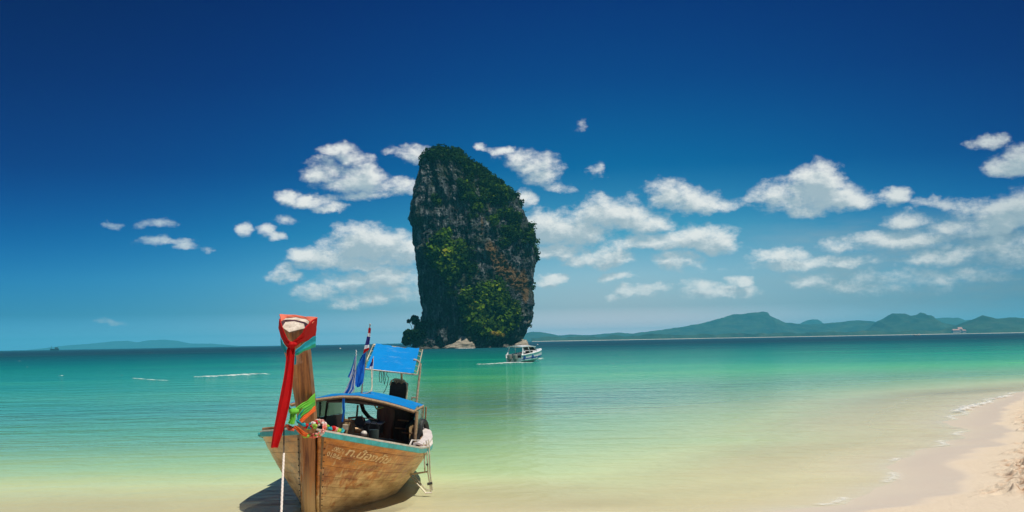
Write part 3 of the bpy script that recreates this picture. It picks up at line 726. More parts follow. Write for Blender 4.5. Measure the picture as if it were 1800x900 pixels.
def m_tarp(t, out):
    P = t.coord(); n = t.noise(P, 2.5, 5, .6); w = t.node('ShaderNodeTexWave', {'Vector': P, 'Scale': 90.0, 'Distortion': .2}).outputs[0]
    col = t.mix(n, (.001, .24, .66), (.002, .33, .80))
    fade = t.noise(t.scale(P, (1, 4, 5)), 2.2, 5, .7)
    col = t.mix(t.math('MULTIPLY', t.remap(fade, .58, .75), .55), col, (.30, .52, .72))
    d = t.node('ShaderNodeBsdfPrincipled', {'Base Color': col, 'Roughness': .42, 'Specular IOR Level': .45})
    t._set(d.inputs['Normal'], t.bump(t.math('ADD', t.math('MULTIPLY', n, 2.0), t.math('MULTIPLY', w, .08)), .5, .03))
    tl = t.node('ShaderNodeBsdfTranslucent', {'Color': col})
    m = t.node('ShaderNodeMixShader', {0: .18, 1: d.outputs[0], 2: tl.outputs[0]})
    t.l.new(m.outputs[0], out.inputs[0])
TARP = mat('blue_tarpaulin', m_tarp)
def m_pane(t, out):
    P = t.coord(); n = t.noise(P, 4, 4, .6)
    tr = t.node('ShaderNodeBsdfTransparent', {'Color': (.50, .60, .52)}); gl = t.node('ShaderNodeBsdfGlossy', {'Color': (.8, .85, .85), 'Roughness': .12})
    df = t.node('ShaderNodeBsdfDiffuse', {'Color': (.30, .38, .33)})
    a = t.node('ShaderNodeMixShader', {0: t.remap(n, .3, .7, .12, .34), 1: tr.outputs[0], 2: df.outputs[0]})
    f = t.node('ShaderNodeFresnel', {'IOR': 1.4}); b = t.node('ShaderNodeMixShader', {0: f.outputs[0], 1: a.outputs[0], 2: gl.outputs[0]})
    t.l.new(b.outputs[0], out.inputs[0])
PANE = mat('clouded_clear_plastic', m_pane)

def build_hull():
    NS = 9; us = [i / 44 for i in range(45)]
    edges = [0.0] + [0.16 + 0.84 * k / NS for k in range(NS + 1)]
    rs = random.Random(4)
    for side in (1, -1):
        for k in range(len(edges) - 1):
            t0, t1 = edges[k] + (.0021 if k else 0), edges[k + 1] - .0019
            off = rs.uniform(-.002, .004)
            rows = []
            for u in us: rows.append([hull(u, t0 + (t1 - t0) * j / 3, side, off + (0.0015 if j in (1, 2) else -.002)) for j in range(4)])
            if side < 0: rows = [r[::-1] for r in rows]
            mb = MB(); mb.grid(rows, thick=-.022)
            mb.build('plank', HULL, boat, smooth=True)
        # inner skin
        rows = [[hull(u, j / 9, side, -.05 if u > .06 else -.045) for j in range(10)] for u in us]
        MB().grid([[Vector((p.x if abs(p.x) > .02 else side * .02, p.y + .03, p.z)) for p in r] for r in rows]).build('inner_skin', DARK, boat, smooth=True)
    # transom
    rows = [[hull(1, j / 8, -1), hull(1, j / 8, 1)] for j in range(9)]
    MB().grid([[a + (b - a) * q / 4 for q in range(5)] for a, b in rows], thick=.04).build('transom', HULL, boat)
    # rim: turquoise rubbing strake, white capping line, brown side deck
    for side in (1, -1):
        st, cp, dk = [], [], []
        for u in [i / 60 for i in range(61)]:
            g = hull(u, 1.0, side); q = 1.0 if u > .05 else 0.6
            st.append([g + Vector((side * a, 0, b)) for a, b in ((.002, -.065), (.034, -.06), (.036, -.004), (.002, 0))])
            cp.append([g + Vector((side * a, 0, b)) for a, b in ((.030, -.001), (.034, .022), (-.012, .026), (-.014, .002))])
            dk.append([g + Vector((-side * a, 0, b)) for a, b in ((.014, .004), (.014, .024), (.16 * q, .010), (.17 * q, -.035))])
        for rows, m, nm in ((st, TEAL, 'rubbing_strake'), (cp, WHITE, 'capping_rail'), (dk, WOOD, 'side_deck')):
            n = len(rows); v = [p for r in rows for p in r]; f = [(i * 4 + j, i * 4 + (j + 1) % 4, (i + 1) * 4 + (j + 1) % 4, (i + 1) * 4 + j) for i in range(n - 1) for j in range(4)]
            f += [(0, 1, 2, 3), ((n - 1) * 4 + 3, (n - 1) * 4 + 2, (n - 1) * 4 + 1, (n - 1) * 4)]
            MB().add(v, f).build(nm, m, boat)
    # stem post: wedge section, widening to the flat-cut head
    def sec(z):
        w = float(np.interp(z, [-.4, 0, .6, 1.1, 1.5, 1.9, 2.2, 2.45], [.075, .08, .085, .098, .115, .132, .155, .17])); y = stem_y(z)
        dp = float(np.interp(z, [-.4, 1.1, 1.5, 2.5], [.22, .26, .26, .30]))
        lean = -float(np.interp(z, [0, .9, 1.4, 1.9, 2.45], [.125, .14, .19, .25, .32]))
        e = float(np.interp(z, [0, 1.0, 1.6, 2.4], [.005, .01, .05, .09]))      # how sharp the front ridge is
        return [Vector((lean - .62 * w, y - .07 + e * .7, z)), Vector((lean - .12 * w, y - .07, z)), Vector((lean + .95 * w, y - .07 + e * .9 + .03, z)), Vector((lean + 1.0 * w, y - .07 + dp, z + dp * .0)), Vector((lean - 1.0 * w, y - .07 + dp, z)), Vector((lean - .98 * w, y - .03 + e, z))]
    zs = [-.4 + 2.72 * i / 26 for i in range(27)]
    rows = [sec(z) for z in zs]
    # tilt the top cut so that its face looks forward and up
    top = rows[-1]; yb = max(p.y for p in top); yf = min(p.y for p in top)
    rows[-1] = [Vector((p.x, p.y - .10 * (p.y - yf) , p.z + (p.y - yf) * .62)) for p in top]
    nn = len(rows); v = [p for r in rows for p in r]; f = [(i * 6 + j, i * 6 + (j + 1) % 6, (i + 1) * 6 + (j + 1) % 6, (i + 1) * 6 + j) for i in range(nn - 1) for j in range(6)]
    f += [tuple(range(6))[::-1]]
    def m_post(t, out):
        P = t.coord(); g = t.noise(t.scale(P, (18, 1.0, 1.1)), 1.5, 6, .7); b = t.noise(P, 3, 4, .6); sx = t.node('ShaderNodeSeparateXYZ', {0: P})
        col = t.mix(t.remap(g, .36, .64), (.11, .032, .010), (.42, .17, .045))
        col = t.mix(t.math('MULTIPLY', t.remap(b, .55, .66), .45), col, (.50, .40, .32))
        lowp = t.remap(t.math('ADD', sx.outputs[2], t.math('MULTIPLY', g, .9)), 1.1, .7)
        col = t.mix(t.math('MULTIPLY', lowp, .8), col, t.mix(g, (.35, .22, .09), (.66, .46, .24)))
        p = t.node('ShaderNodeBsdfPrincipled', {'Base Color': col, 'Roughness': .5, 'Specular IOR Level': .4}); t._set(p.inputs['Normal'], t.bump(g, .5, .015)); t.l.new(p.outputs[0], out.inputs[0])
    MB().add(v, f).build('stem_post', mat('stem_wood', m_post), boat)
    hd = rows[-1]; c = sum(hd, Vector()) / 6
    n_ = (hd[3] - hd[1]).cross(hd[4] - hd[1]).normalized(); n_ = n_ if n_.z > 0 else -n_
    MB().add([p + n_ * .003 for p in hd] + [p + n_ * .012 for p in hd], [tuple(range(6)), tuple(range(11, 5, -1))] + [(j, (j + 1) % 6, 6 + (j + 1) % 6, 6 + j) for j in range(6)]).build('end_grain', mat('end_grain', color=(.66, .60, .50), rough=.8, nscale=14, vary=.5, bump=.5, dark=(.30, .24, .18)), boat)
    # dark caulked seam boards beside the stem with nail heads
    for side in (-1, 1):
        rows = []
        for i in range(14):
            z = -.1 + 1.2 * i / 13; u0 = .004
            a = hull_out(.006, (z + .36) / 1.52, side, .026); b = hull_out(.020 if side < 0 else .011, (z + .36) / 1.52, side, .026); rows.append([a, b])
        MB().grid(rows, thick=.008 * -side).build('seam_board', mat('seam_board', color=(.20, .12, .05), rough=.7, nscale=8, vary=.7, dark=(.05, .025, .01)), boat)
        nb = MB()
        for i in range(13):
            z = .02 + .085 * i; q = hull_out(.013, (z + .36) / 1.52, side, .036); nb.ball(q, .008, 6, 4)
        tag(nb.build('nails', IRON, boat), kind='stuff')
    # foredeck and floor, frames
    fd = MB(); rows = []
    for i in range(9):
        u = .01 + .11 * i / 8; L = hull(u, 1, -1, -.02); R = hull(u, 1, 1, -.02); rows.append([L + (R - L) * q / 4 - Vector((0, 0, .03)) for q in range(5)])
    fd.grid(rows, thick=.02).build('foredeck', WOOD, boat)
    rows = []
    for i in range(20):
        u = .10 + .88 * i / 19; L = hull(u, .42, -1, -.06); R = hull(u, .42, 1, -.06); rows.append([L, R])
    rs = random.Random(2)
    for k in range(7):
        rr = [[L + (R - L) * (k / 7 + .006), L + (R - L) * ((k + 1) / 7 - .006)] for L, R in rows]
        MB().grid(rr, thick=.02).build('floor_board', mat('floor_wood', color=(.10, .055, .03), rough=.7, nscale=6, vary=.6), boat)
    for i in range(9):
        u = .16 + .1 * i
        for side in (1, -1):
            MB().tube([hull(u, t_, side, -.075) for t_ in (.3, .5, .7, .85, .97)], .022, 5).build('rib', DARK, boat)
    # crossbeam that sticks out past the left rim just behind the stem
    for (a, b, w, m, nm) in (((455, 764), (508, 757), .030, TEAL, 'beam_end'), ((462, 754), (508, 749), .020, WOOD, 'crossbeam')):
        pa, pb = loc(a[0], a[1], 16.85), loc(b[0], b[1], 16.7)
        MB().tube([pa, pb], w, 6).build(nm, m, boat)
build_hull()

# name and numbers painted on the right bow
def lettering(txt, q00, q10, q01, shear, name, m, weight=0.0):
    """text laid on the planking: q00/q10 = baseline start and end, q01 = top of the first letter, as (u, t) of the hull"""
    cu = bpy.data.curves.new(name, 'FONT'); cu.body = txt; cu.size = 1.0; cu.shear = shear; cu.resolution_u = 3; cu.offset = weight
    to = bpy.data.objects.new(name, cu); link(to); bpy.context.view_layer.update()
    me = bpy.data.meshes.new_from_object(to.evaluated_get(bpy.context.evaluated_depsgraph_get()))
    bpy.data.objects.remove(to); bpy.data.curves.remove(cu)
    n = len(me.vertices)
    if n == 0: return None
    co = np.zeros(n * 3); me.vertices.foreach_get('co', co); co = co.reshape(-1, 3)
    W = co[:, 0].max(); X0 = co[:, 0].min(); cap = 0.7
    bm = bmesh.new(); bm.from_mesh(me)
    for vtx in bm.verts:
        a = (vtx.co.x - X0) / (W - X0); b = vtx.co.y / cap
        u = q00[0] + (q10[0] - q00[0]) * a + (q01[0] - q00[0]) * b; t_ = q00[1] + (q10[1] - q00[1]) * a + (q01[1] - q00[1]) * b
        vtx.co = hull_out(max(.005, u), min(1, t_), 1, .0285)
    bm.to_mesh(me); bm.free(); me.materials.clear(); me.materials.append(m)
    o = bpy.data.objects.new(name, me); link(o); o.parent = boat; return o
def hull_uv(px, py):
    best = None
    for u in np.linspace(0, .9, 181):
        for t_ in np.linspace(.3, 1, 71):
            x, y = project(BM @ hull(u, t_, 1)); d = (x - px) ** 2 + (y - py) ** 2
            if best is None or d < best[0]: best = (d, u, t_)
    return best[1], best[2]
_hc = {}
def HU(px, py):
    if (px, py) not in _hc: _hc[(px, py)] = hull_uv(px, py)
    return _hc[(px, py)]
def m_letter(t, out):
    n = t.noise(t.coord(), 30, 4, .7)
    p = t.node('ShaderNodeBsdfPrincipled', {'Base Color': t.mix(t.remap(n, .40, .62), (.55, .30, .11), (.82, .64, .38)), 'Roughness': .6}); t.l.new(p.outputs[0], out.inputs[0])
LET = mat('cream_paint', m_letter)
lettering('ท.น้องทั้น', HU(603, 798), HU(682, 813), HU(608, 784), .35, 'name_lettering', LET, .022)
lettering('5952', HU(582, 790), HU(597, 794), HU(584.5, 781.5), .3, 'number_lettering', LET, .03)
lettering('01866', HU(571, 799.5), HU(596, 805.5), HU(573.5, 791), .3, 'number_lettering', LET, .03)
lettering('เรือโดยสาร', HU(611, 814), HU(662, 824), HU(613, 807), .3, 'small_lettering', mat('faded_paint', color=(.55, .36, .16), rough=.7, nscale=30, vary=.4))

def build_cabin():
    # lower arched roof
    fp = [(512, 710), (530, 706), (549, 702.5), (575, 699), (600, 696.3), (630, 697), (650, 701), (680, 707.5), (705, 714.5), (728, 722)]
    DF = 19.3; F0 = [loc(x, y, DF) for x, y in fp]
    rows = []
    for i in range(9):
        q = i / 8
        rows.append([p + Vector((.02 * q, 1.62 * q, -.10 * q * max(0, min(1, (-.2 - p.x) / .6)) + .02 * math.sin(q * 6) + .025 * math.sin(p.x * 9) * math.sin(q * math.pi))) for p in F0])
    MB().grid(rows, thick=.02).build('canopy_sheet', TARP, boat, smooth=True)
    MB().tube([p + Vector((0, -.03, -.015)) for p in F0], .026, 8).build('canopy_beam', PALEWOOD, boat, smooth=True)
    MB().tube([p + Vector((.02, 1.64, -.03 - .10 * max(0, min(1, (-.2 - p.x) / .6)))) for p in F0], .022, 8).build('canopy_beam', WOOD, boat, smooth=True)
    for e in (0, -1): MB().tube([F0[e] + Vector((0, -.02, -.01)), F0[e] + Vector((.02, 1.64, -.01))], .02, 8).build('canopy_rail', PALEWOOD, boat)
    for k in (2, 4, 6, 8):      # slats under the sheet
        MB().tube([F0[k] + Vector((0, 0, -.035)), F0[k] + Vector((0.02, 1.6, -.03))], .012, 5).build('slat', DARK, boat)
    # deep front valance board
    a, b = [F0[k] + Vector((0, .02, -.03)) for k in range(3, 9)], [F0[k] + Vector((0, .02, -.12 + .02 * abs(k - 5))) for k in range(3, 9)]
    MB().grid([a, b], thick=.02).build('valance', DARK, boat)
    def post(p0, p1, D, r, m, nm='post', D1=None): MB().tube([loc(*p0, D), loc(*p1, D1 or D)], r, 8).build(nm, m, boat)
    post((733, 723), (729, 779), 19.35, .026, PALEWOOD)
    post((744, 716), (741, 756), 20.9, .016, WOOD); post((749, 715), (747, 754), 21.0, .013, WOOD)
    post((576, 703), (571, 738), 20.2, .018, DARK); post((629, 712), (626, 745), 21.5, .018, WOOD)
    MB().tube([loc(634, 706, 20.5), loc(639, 722, 20.6), loc(648, 733, 20.7), loc(662, 742, 20.8)], .035, 7).build('brace', DARK, boat, smooth=True)
    MB().tube([loc(658, 712, 19.6), loc(662, 719, 19.6), loc(678, 714, 19.8)], .012, 6).build('bracket', mat('green_paint', color=(.35, .45, .12), rough=.5), boat)
    # plastic side curtains
    def sheet(pts, m, nm, th=.006):
        p = [loc(*q) for q in pts]; rows = [[p[0] + (p[1] - p[0]) * i / 6, p[3] + (p[2] - p[3]) * i / 6] for i in range(7)]
        rr = [[a + (b - a) * j / 5 + Vector((0, .02 * math.sin(i * 2.1 + j), 0)) for j in range(6)] for i, (a, b) in enumerate(rows)]
        return MB().grid(rr, thick=th).build(nm, m, boat, smooth=True)
    sheet([(549, 703, 19.6), (575, 702, 20.4), (572, 731, 20.4), (547, 735, 19.6)], PANE, 'side_pane')
    sheet([(577, 702, 20.5), (603, 703, 21.6), (601, 727, 21.6), (574, 731, 20.5)], PANE, 'side_pane')
    sheet([(735, 722, 19.5), (743, 717, 20.7), (740, 757, 20.7), (730, 765, 19.5)], PANE, 'side_pane')
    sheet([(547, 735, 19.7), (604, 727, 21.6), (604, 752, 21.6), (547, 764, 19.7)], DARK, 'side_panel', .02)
    # helm box, partitions
    sheet([(664, 708, 20.0), (692, 712, 20.0), (692, 772, 20.0), (664, 768, 20.0)], mat('red_brown_board', color=(.14, .05, .022), rough=.45, nscale=4, vary=.6, stretch=(5, 5, 1)), 'partition', .03)
    sheet([(692, 712, 20.05), (718, 719, 20.05), (720, 777, 20.05), (692, 773, 20.05)], DARK, 'partition', .03)
    sheet([(718, 719, 20.3), (729, 722, 20.3), (724, 748, 20.3), (719, 748, 20.3)], DARK, 'partition', .03)
    for k, (x, y) in enumerate([(700, 752), (705, 738), (712, 760)]):
        pa = loc(x - 6, y, 19.9); MB().tube([pa, pa + Vector((.18, .0, .0))], .012, 5).build('shelf_bar', WOOD, boat)
    # engine block under the canopy: block, heads, tray, pulley, pipes
    e0 = loc(652, 750, 19.6)
    MB().box(e0 + Vector((-.14, -.1, -.10)), e0 + Vector((.16, .5, .05))).build('engine_block', IRON, boat, bevel=.012)
    MB().box(e0 + Vector((-.10, -.14, .055)), e0 + Vector((.18, .42, .078))).build('tray', mat('grey_steel', color=(.36, .40, .42), rough=.4, metal=.4, nscale=12), boat, bevel=.006)
    MB().box(e0 + Vector((-.02, -.02, .08)), e0 + Vector((.10, .2, .12))).build('filter_box', IRON, boat, bevel=.01)
    c = loc(633, 741, 19.5); MB().tube([c + Vector((0, -.05, 0)), c + Vector((0, .03, 0))], .085, 18).build('pulley', IRON, boat, bevel=.006)
    c = loc(630, 756, 19.4); MB().tube([c + Vector((-.06, 0, 0)), c + Vector((.07, .03, .01))], .05, 12).build('starter_motor', mat('oily_brass', color=(.30, .19, .10), rough=.4, metal=.6, nscale=18, vary=.6), boat, bevel=.006)
    for (x0, y0, x1, y1, r, m) in ((603, 740, 606, 770, .012, WOOD), (617, 742, 619, 770, .014, PALEWOOD), (600, 741, 628, 740, .016, PALEWOOD), (640, 735, 664, 737, .010, STEEL), (636, 730, 642, 746, .009, STEEL), (612, 735, 634, 733, .018, WOOD)):
        MB().tube([loc(x0, y0, 19.4), loc(x1, y1, 19.5)], r, 6).build('pipe', m, boat)
    MB().box(loc(601, 756, 19.3) + Vector((0, 0, 0)), loc(601, 756, 19.3) + Vector((.09, .12, .09))).build('junction_box', mat('cream_board', color=(.50, .40, .27), rough=.6, nscale=20, vary=.5), boat, bevel=.008)
    # thwarts
    for u in (.22, .42, .86):
        L = hull(u, .82, -1, -.06); R = hull(u, .82, 1, -.06); MB().box(Vector((L.x, L.y, L.z - .02)), Vector((R.x, R.y + .2, R.z + .02))).build('thwart', WOOD, boat, bevel=.005)
    # stern quarter rail, pale painted, and little hatch frame by the right rim
    q = [loc(*p) for p in ((741, 785, 18.2), (752, 781, 18.8), (758, 771, 19.8), (756, 761, 20.6), (748, 753, 21.4), (742, 750, 21.8))]
    rows = [[p + Vector((-.015, 0, 0)), p + Vector((.02, 0, -.03)), p + Vector((.02, 0, .03)), p + Vector((-.07, 0, .055)), p + Vector((-.13, 0, .04))] for p in q]
    MB().grid(rows, thick=.03).build('stern_rail', mat('pinkish_white_paint', color=(.80, .70, .64), rough=.45, nscale=9, vary=.2), boat, smooth=True)
    hb = [loc(720, 783, 18.6), loc(724, 774, 19.2), loc(742, 774, 19.3), loc(741, 783, 18.6)]
    MB().tube(hb, .014, 6, closed=True).build('hatch_frame', WHITE, boat)
build_cabin()

def build_stern_gear():
    # upper sun shade on a pipe frame
    c = [loc(661, 604, 22.2), loc(737, 612.5, 22.2), loc(727, 656, 21.2), loc(643, 647, 21.2)]
    rows = []
    for i in range(13):
        q = i / 12; L = c[0].lerp(c[3], q); R = c[1].lerp(c[2], q)
        rows.append([L.lerp(R, j / 12) + Vector((0, 0, -.012 * math.sin(math.pi * j / 12) + .008 * math.sin(j * 2.2 + i) + (.006 * math.sin(j * 7) if i in (0, 12) else 0))) for j in range(13)])
    MB().grid(rows, thick=.008).build('sun_shade', TARP, boat, smooth=True)
    def out(a, b, k): return a + (a - b).normalized() * k
    fr = [out(c[0], c[1], .05), out(c[1], c[0], .06), out(c[2], c[3], .06), out(c[3], c[2], .04)]
    fr = [p + Vector((0, 0, -.02)) for p in fr]
    MB().tube(fr, .014, 8, closed=True).build('shade_frame', mat('cream_pipe', color=(.60, .53, .38), rough=.45, nscale=20, vary=.4, metal=.2), boat, smooth=True)
    for i in range(5):   # lashings
        for (A, B, C_) in ((fr[1], fr[2], c[1].lerp(c[2], (i + .5) / 5)), (fr[0], fr[3], c[0].lerp(c[3], (i + .5) / 5))):
            p = A.lerp(B, (i + .5) / 5); MB().tube([p, C_], .007, 5).build('lashing', mat('cream_pipe'), boat)
    P = lambda *a: [loc(x, y, D) for x, y, D in a]
    def pipe(pts, r=.016, m=STEEL, nm='pipe'): MB().tube(pts, r, 8).build(nm, m, boat, smooth=True)
    pipe(P((727, 632, 21.7), (734, 634, 21.7), (739, 640, 21.7), (738, 655, 21.7), (734, 690, 21.6), (731, 722, 21.5)), .02)
    pipe(P((706, 652, 21.6), (706, 672, 21.8)), .02)
    pipe(P((724, 703, 21.5), (724, 699, 21.5), (731, 699, 21.5)), .014)
    pipe(P((631, 693, 20.6), (646, 691, 20.6), (652, 688, 20.6), (654, 680, 20.7), (653, 648, 21.2)), .010, mat('cream_pipe'))
    pipe(P((636, 697, 20.5), (637.5, 664, 20.6)), .010, WOOD)
    # engine cooling box with its guard hoop
    e = loc(701, 684, 21.9)
    MB().box(e + Vector((-.15, -.14, -.18)), e + Vector((.15, .16, .12))).build('radiator', IRON, boat, bevel=.02)
    for k in range(6):
        z = -.14 + .045 * k; MB().box(e + Vector((-.13, -.152, z)), e + Vector((.13, -.144, z + .014))).build('fin', BLACK, boat)
    for dx in (-.14, .155):
        pass
    pipe([e + Vector(p) for p in ((-.15, -.16, .06), (-.13, -.16, .14), (-.07, -.16, .18), (.08, -.16, .17), (.14, -.16, .12), (.165, -.16, .0), (.16, -.16, -.22))], .014, mat('cream_pipe'), 'guard_hoop')
    pipe([e + Vector(p) for p in ((-.08, -.15, .15), (-.04, -.17, .10), (.0, -.15, .15), (.05, -.17, .11), (.08, -.15, .14))], .010, STEEL, 'hose')
    MB().box(e + Vector((-.10, -.12, .12)), e + Vector((.09, .12, .165))).build('cap_tank', mat('cream_board'), boat, bevel=.02)
    # engine mount down to the transom
    MB().box(e + Vector((-.06, -.06, -.95)), e + Vector((.06, .10, -.18))).build('engine_mount', DARK, boat)
    pipe([e + Vector((0, .2, 0)), e + Vector((.2, 2.6, -.95))], .03, STEEL, 'propeller_shaft')
build_stern_gear()

def regroup(owner, names):
    """pieces that belong to one part hang under it"""
    ow = [o for o in boat.children if o.name.split('.')[0] == owner]
    if not ow: return
    for o in [o for o in boat.children if o.name.split('.')[0] in names]: o.parent = ow[0]
bpy.context.view_layer.update()
regroup('radiator', ('fin', 'guard_hoop', 'hose', 'cap_tank')); regroup('engine_block', ('tray', 'filter_box')); regroup('stem_post', ('end_grain',))
regroup('canopy_sheet', ('canopy_beam', 'canopy_rail', 'slat', 'valance')); regroup('sun_shade', ('shade_frame', 'lashing')); regroup('seam_board', ('nails',))
# ---------------------------------------------------------------- cloth, garland, flags, ladder and ropes on the boat
def cloth(name, rgb, rough=.75):
    def b(t, out):
        P = t.coord(); n = t.noise(P, 14, 4, .6); w = t.noise(t.scale(P, (60, 60, 60)), 1, 2, .5)
        col = t.mix(n, tuple(c * .72 for c in rgb), tuple(min(1, c * 1.15) for c in rgb))
        d = t.node('ShaderNodeBsdfPrincipled', {'Base Color': col, 'Roughness': rough, 'Specular IOR Level': .2}); t._set(d.inputs['Normal'], t.bump(w, .3, .004))
        tl = t.node('ShaderNodeBsdfTranslucent', {'Color': col}); m = t.node('ShaderNodeMixShader', {0: .15, 1: d.outputs[0], 2: tl.outputs[0]})
        t.l.new(m.outputs[0], out.inputs[0])
    return mat(name, b)
RED = cloth('red_cloth', (.52, .003, .004)); CORAL = cloth('coral_cloth', (.80, .13, .06)); TEALC = cloth('teal_cloth', (.01, .30, .38)); GREENC = cloth('green_cloth', (.16, .55, .05)); SEAG = cloth('sea_green_cloth', (.03, .38, .22))
BLUEC = cloth('blue_cloth', (.015, .20, .68)); WHITEC = cloth('white_cloth', (.85, .87, .90)); NAVYC = cloth('navy_cloth', (.04, .035, .22)); ORANGEC = cloth('orange_cloth', (.85, .16, .03))
def wthing(name, base, label, cat, group=None): return empty(name, base, label=label, cat=cat, group=group)
def wbuild(mb, name, m, root, smooth=True):
    o = mb.build(name, m, None, smooth=smooth, origin=tuple(root.location)); o.parent = root; o.location = (0, 0, 0); return o
def band(pts, th=.010, wig=.006, seed=0):
    """ribbon: list of (upper edge, lower edge) points in the world, folded lengthwise"""
    rs = random.Random(seed); rows = []
    pts = [(Vector(a), Vector(b)) for a, b in pts]
    n = len(pts) - 1
    for i in range(n * 4 + 1):
        q = i / 4; k = min(int(q), n - 1); f = q - k
        a = pts[k][0].lerp(pts[k + 1][0], f); b = pts[k][1].lerp(pts[k + 1][1], f)
        d = (b - a)
        rows.append([a + d * (j / 6) + Vector((0, -wig * (1 + math.sin(j * 2.4 + i * .35 + seed)), wig * .4 * math.sin(i + j))) for j in range(7)])
    mb = MB(); mb.grid(rows, thick=th); return mb
def A(px, py, D): return at(px, py, D)
Dt = 13.95      # distance of the head of the prow

s = wthing('red_sash', A(512, 607, Dt - .05), 'long red sash knotted round the head of the prow, its tail hanging past the rim', 'sash')
# collar: right flap, left flap and back band over the top corners
wbuild(band([((558, 559), (555, 590)), ((548, 567), (543, 597)), ((533, 582), (530, 602)), ((520, 596), (519, 608)), ((512, 602), (512, 611))] and
            [(A(558.5, 559.5, Dt + .22), A(555.5, 590, Dt + .34)), (A(547, 566, Dt + .02), A(543, 597, Dt + .12)), (A(537, 578, Dt - .10), A(531, 602, Dt - .02)), (A(524, 594, Dt - .14), A(520, 608, Dt - .08)), (A(512, 603, Dt - .13), A(511, 611, Dt - .10))], .012, .012, 1), 'right_flap', RED, s)
wbuild(band([(A(492.5, 560, Dt + .20), A(491, 577, Dt + .25)), (A(494.5, 566, Dt + .05), A(494.5, 590, Dt + .1)), (A(500, 584, Dt - .02), A(500, 602, Dt + .02)), (A(507, 597, Dt - .1), A(506, 610, Dt - .06)), (A(513, 602, Dt - .13), A(513, 612, Dt - .1))], .010, .008, 2), 'left_flap', RED, s)
wbuild(band([(A(491, 553.5, Dt + .30), A(494, 566, Dt + .12)), (A(503, 554, Dt + .36), A(503, 559, Dt + .33)), (A(520, 555.0, Dt + .38), A(520, 558, Dt + .36)), (A(538, 557, Dt + .36), A(538, 561, Dt + .33)), (A(558.5, 559, Dt + .26), A(549, 569, Dt + .04))], .010, .004, 3), 'back_band', cloth('sunfaded_red_cloth', (.80, .20, .12)), s)
kb = MB(); rk = random.Random(4)
kb.ball(A(513, 607, Dt - .16), (.045, .04, .04), 10, 7, .12, rk); kb.ball(A(518, 605.5, Dt - .17), (.03, .03, .026), 9, 6, .12, rk); wbuild(kb, 'knot', RED, s)
tail = [(508, 517, 606, .16), (504, 518, 616, .17), (503, 517, 630, .18), (500.5, 516, 650, .20), (497, 514.5, 670, .22), (493, 512.5, 690, .24), (489, 509, 710, .27), (484.5, 503.5, 735, .30), (479.5, 497, 760, .33), (475.5, 488.5, 787, .36)]
mb = MB(); rows = []
for i in range(len(tail) * 3 - 2):
    k = min(i // 3, len(tail) - 2); f = i / 3 - k
    a = [tail[k][j] + (tail[k + 1][j] - tail[k][j]) * f for j in range(4)]
    L, R = A(a[0], a[2], Dt - a[3]), A(a[1], a[2], Dt - a[3])
    rows.append([L.lerp(R, j / 8) + Vector((0, .016 * math.sin(j * 1.15 + i * .08), 0)) for j in range(9)])
mb.grid(rows, thick=.004); wbuild(mb, 'tail', RED, s)
s = wthing('teal_sash', A(514, 621, Dt), 'teal and sea-green sash tied under the red one near the prow head', 'sash')
for k, (m, o0, o1, nm) in enumerate(((TEALC, 0, .45, 'teal_band'), (cloth('light_teal_cloth', (.03, .48, .55)), .42, .72, 'pale_band'), (SEAG, .70, 1.0, 'green_band'))):
    up = [(555.5, 590, .30), (546, 596, .18), (536, 604, .04), (526, 612, -.06), (515, 620, -.12)]; lo = [(555, 610, .34), (546, 613, .22), (536, 617, .06), (526, 622, -.03), (515, 625, -.1)]
    pr = []
    for (x, y, d), (x2, y2, d2) in zip(up, lo):
        a, b = A(x, y, Dt + d - .02), A(x2, y2, Dt + d2 - .02); pr.append((a.lerp(b, o0), a.lerp(b, o1)))
    wbuild(band(pr, .010, .006, 5 + k), nm, m, s)
wbuild(band([(A(494.5, 592, Dt + .2), A(495.5, 610, Dt + .22)), (A(499, 604, Dt + .05), A(501, 618, Dt + .06)), (A(505, 612, Dt), A(507, 624, Dt))], .01, .005, 9), 'left_band', TEALC, s)
wbuild(band([(A(512, 621, Dt - .1), A(519, 621, Dt - .1)), (A(513, 632, Dt - .1), A(520.5, 632, Dt - .1)), (A(514, 641, Dt - .1), A(520, 641, Dt - .1))], .006, .004, 10), 'tail', TEALC, s)
# lower wraps
Dm = 14.75
s = wthing('green_sash', A(515, 722, Dm), 'bright green sash wrapped and knotted round the foot of the prow', 'sash')
def wrap(up, lo, m, nm, sd, root, th=.012):
    wbuild(band([(A(x, y, Dm + d), A(x2, y2, Dm + d)) for (x, y, d), (x2, y2, *_) in zip(up, lo)], th, .008, sd), nm, m, root)
wrap([(554, 691, .15), (543, 702, .0), (531, 711, -.08), (519, 719, -.13)], [(554, 706, .15), (543, 713, .0), (531, 718, -.06), (519, 724, -.13)], GREENC, 'upper_band', 11, s)
wrap([(554.5, 705, .14), (543, 713, -.01), (533, 720, -.08), (524, 730, -.13)], [(554.5, 715, .14), (544, 722, -.01), (534, 730, -.06), (525, 740, -.12)], cloth('leaf_green_cloth', (.10, .42, .06)), 'lower_band', 12, s)
wrap([(507.5, 706, .18), (509, 714, .05), (514, 721, -.1)], [(507.5, 716, .18), (510, 723, .05), (516, 727, -.1)], SEAG, 'left_band', 13, s)
kb = MB(); kb.ball(A(517, 723, Dm - .17), (.06, .045, .035), 10, 7, .15, rk); wbuild(kb, 'knot', GREENC, s)
wbuild(band([(A(512, 724, Dm - .16), A(520, 725, Dm - .18)), (A(510, 734, Dm - .18), A(520, 735, Dm - .20)), (A(506, 744, Dm - .20), A(517, 746, Dm - .22))], .008, .01, 14), 'tail', GREENC, s)
s = wthing('orange_sash', A(531, 738, Dm), 'orange sash crossing the prow just below the green one, over a teal strip', 'sash')
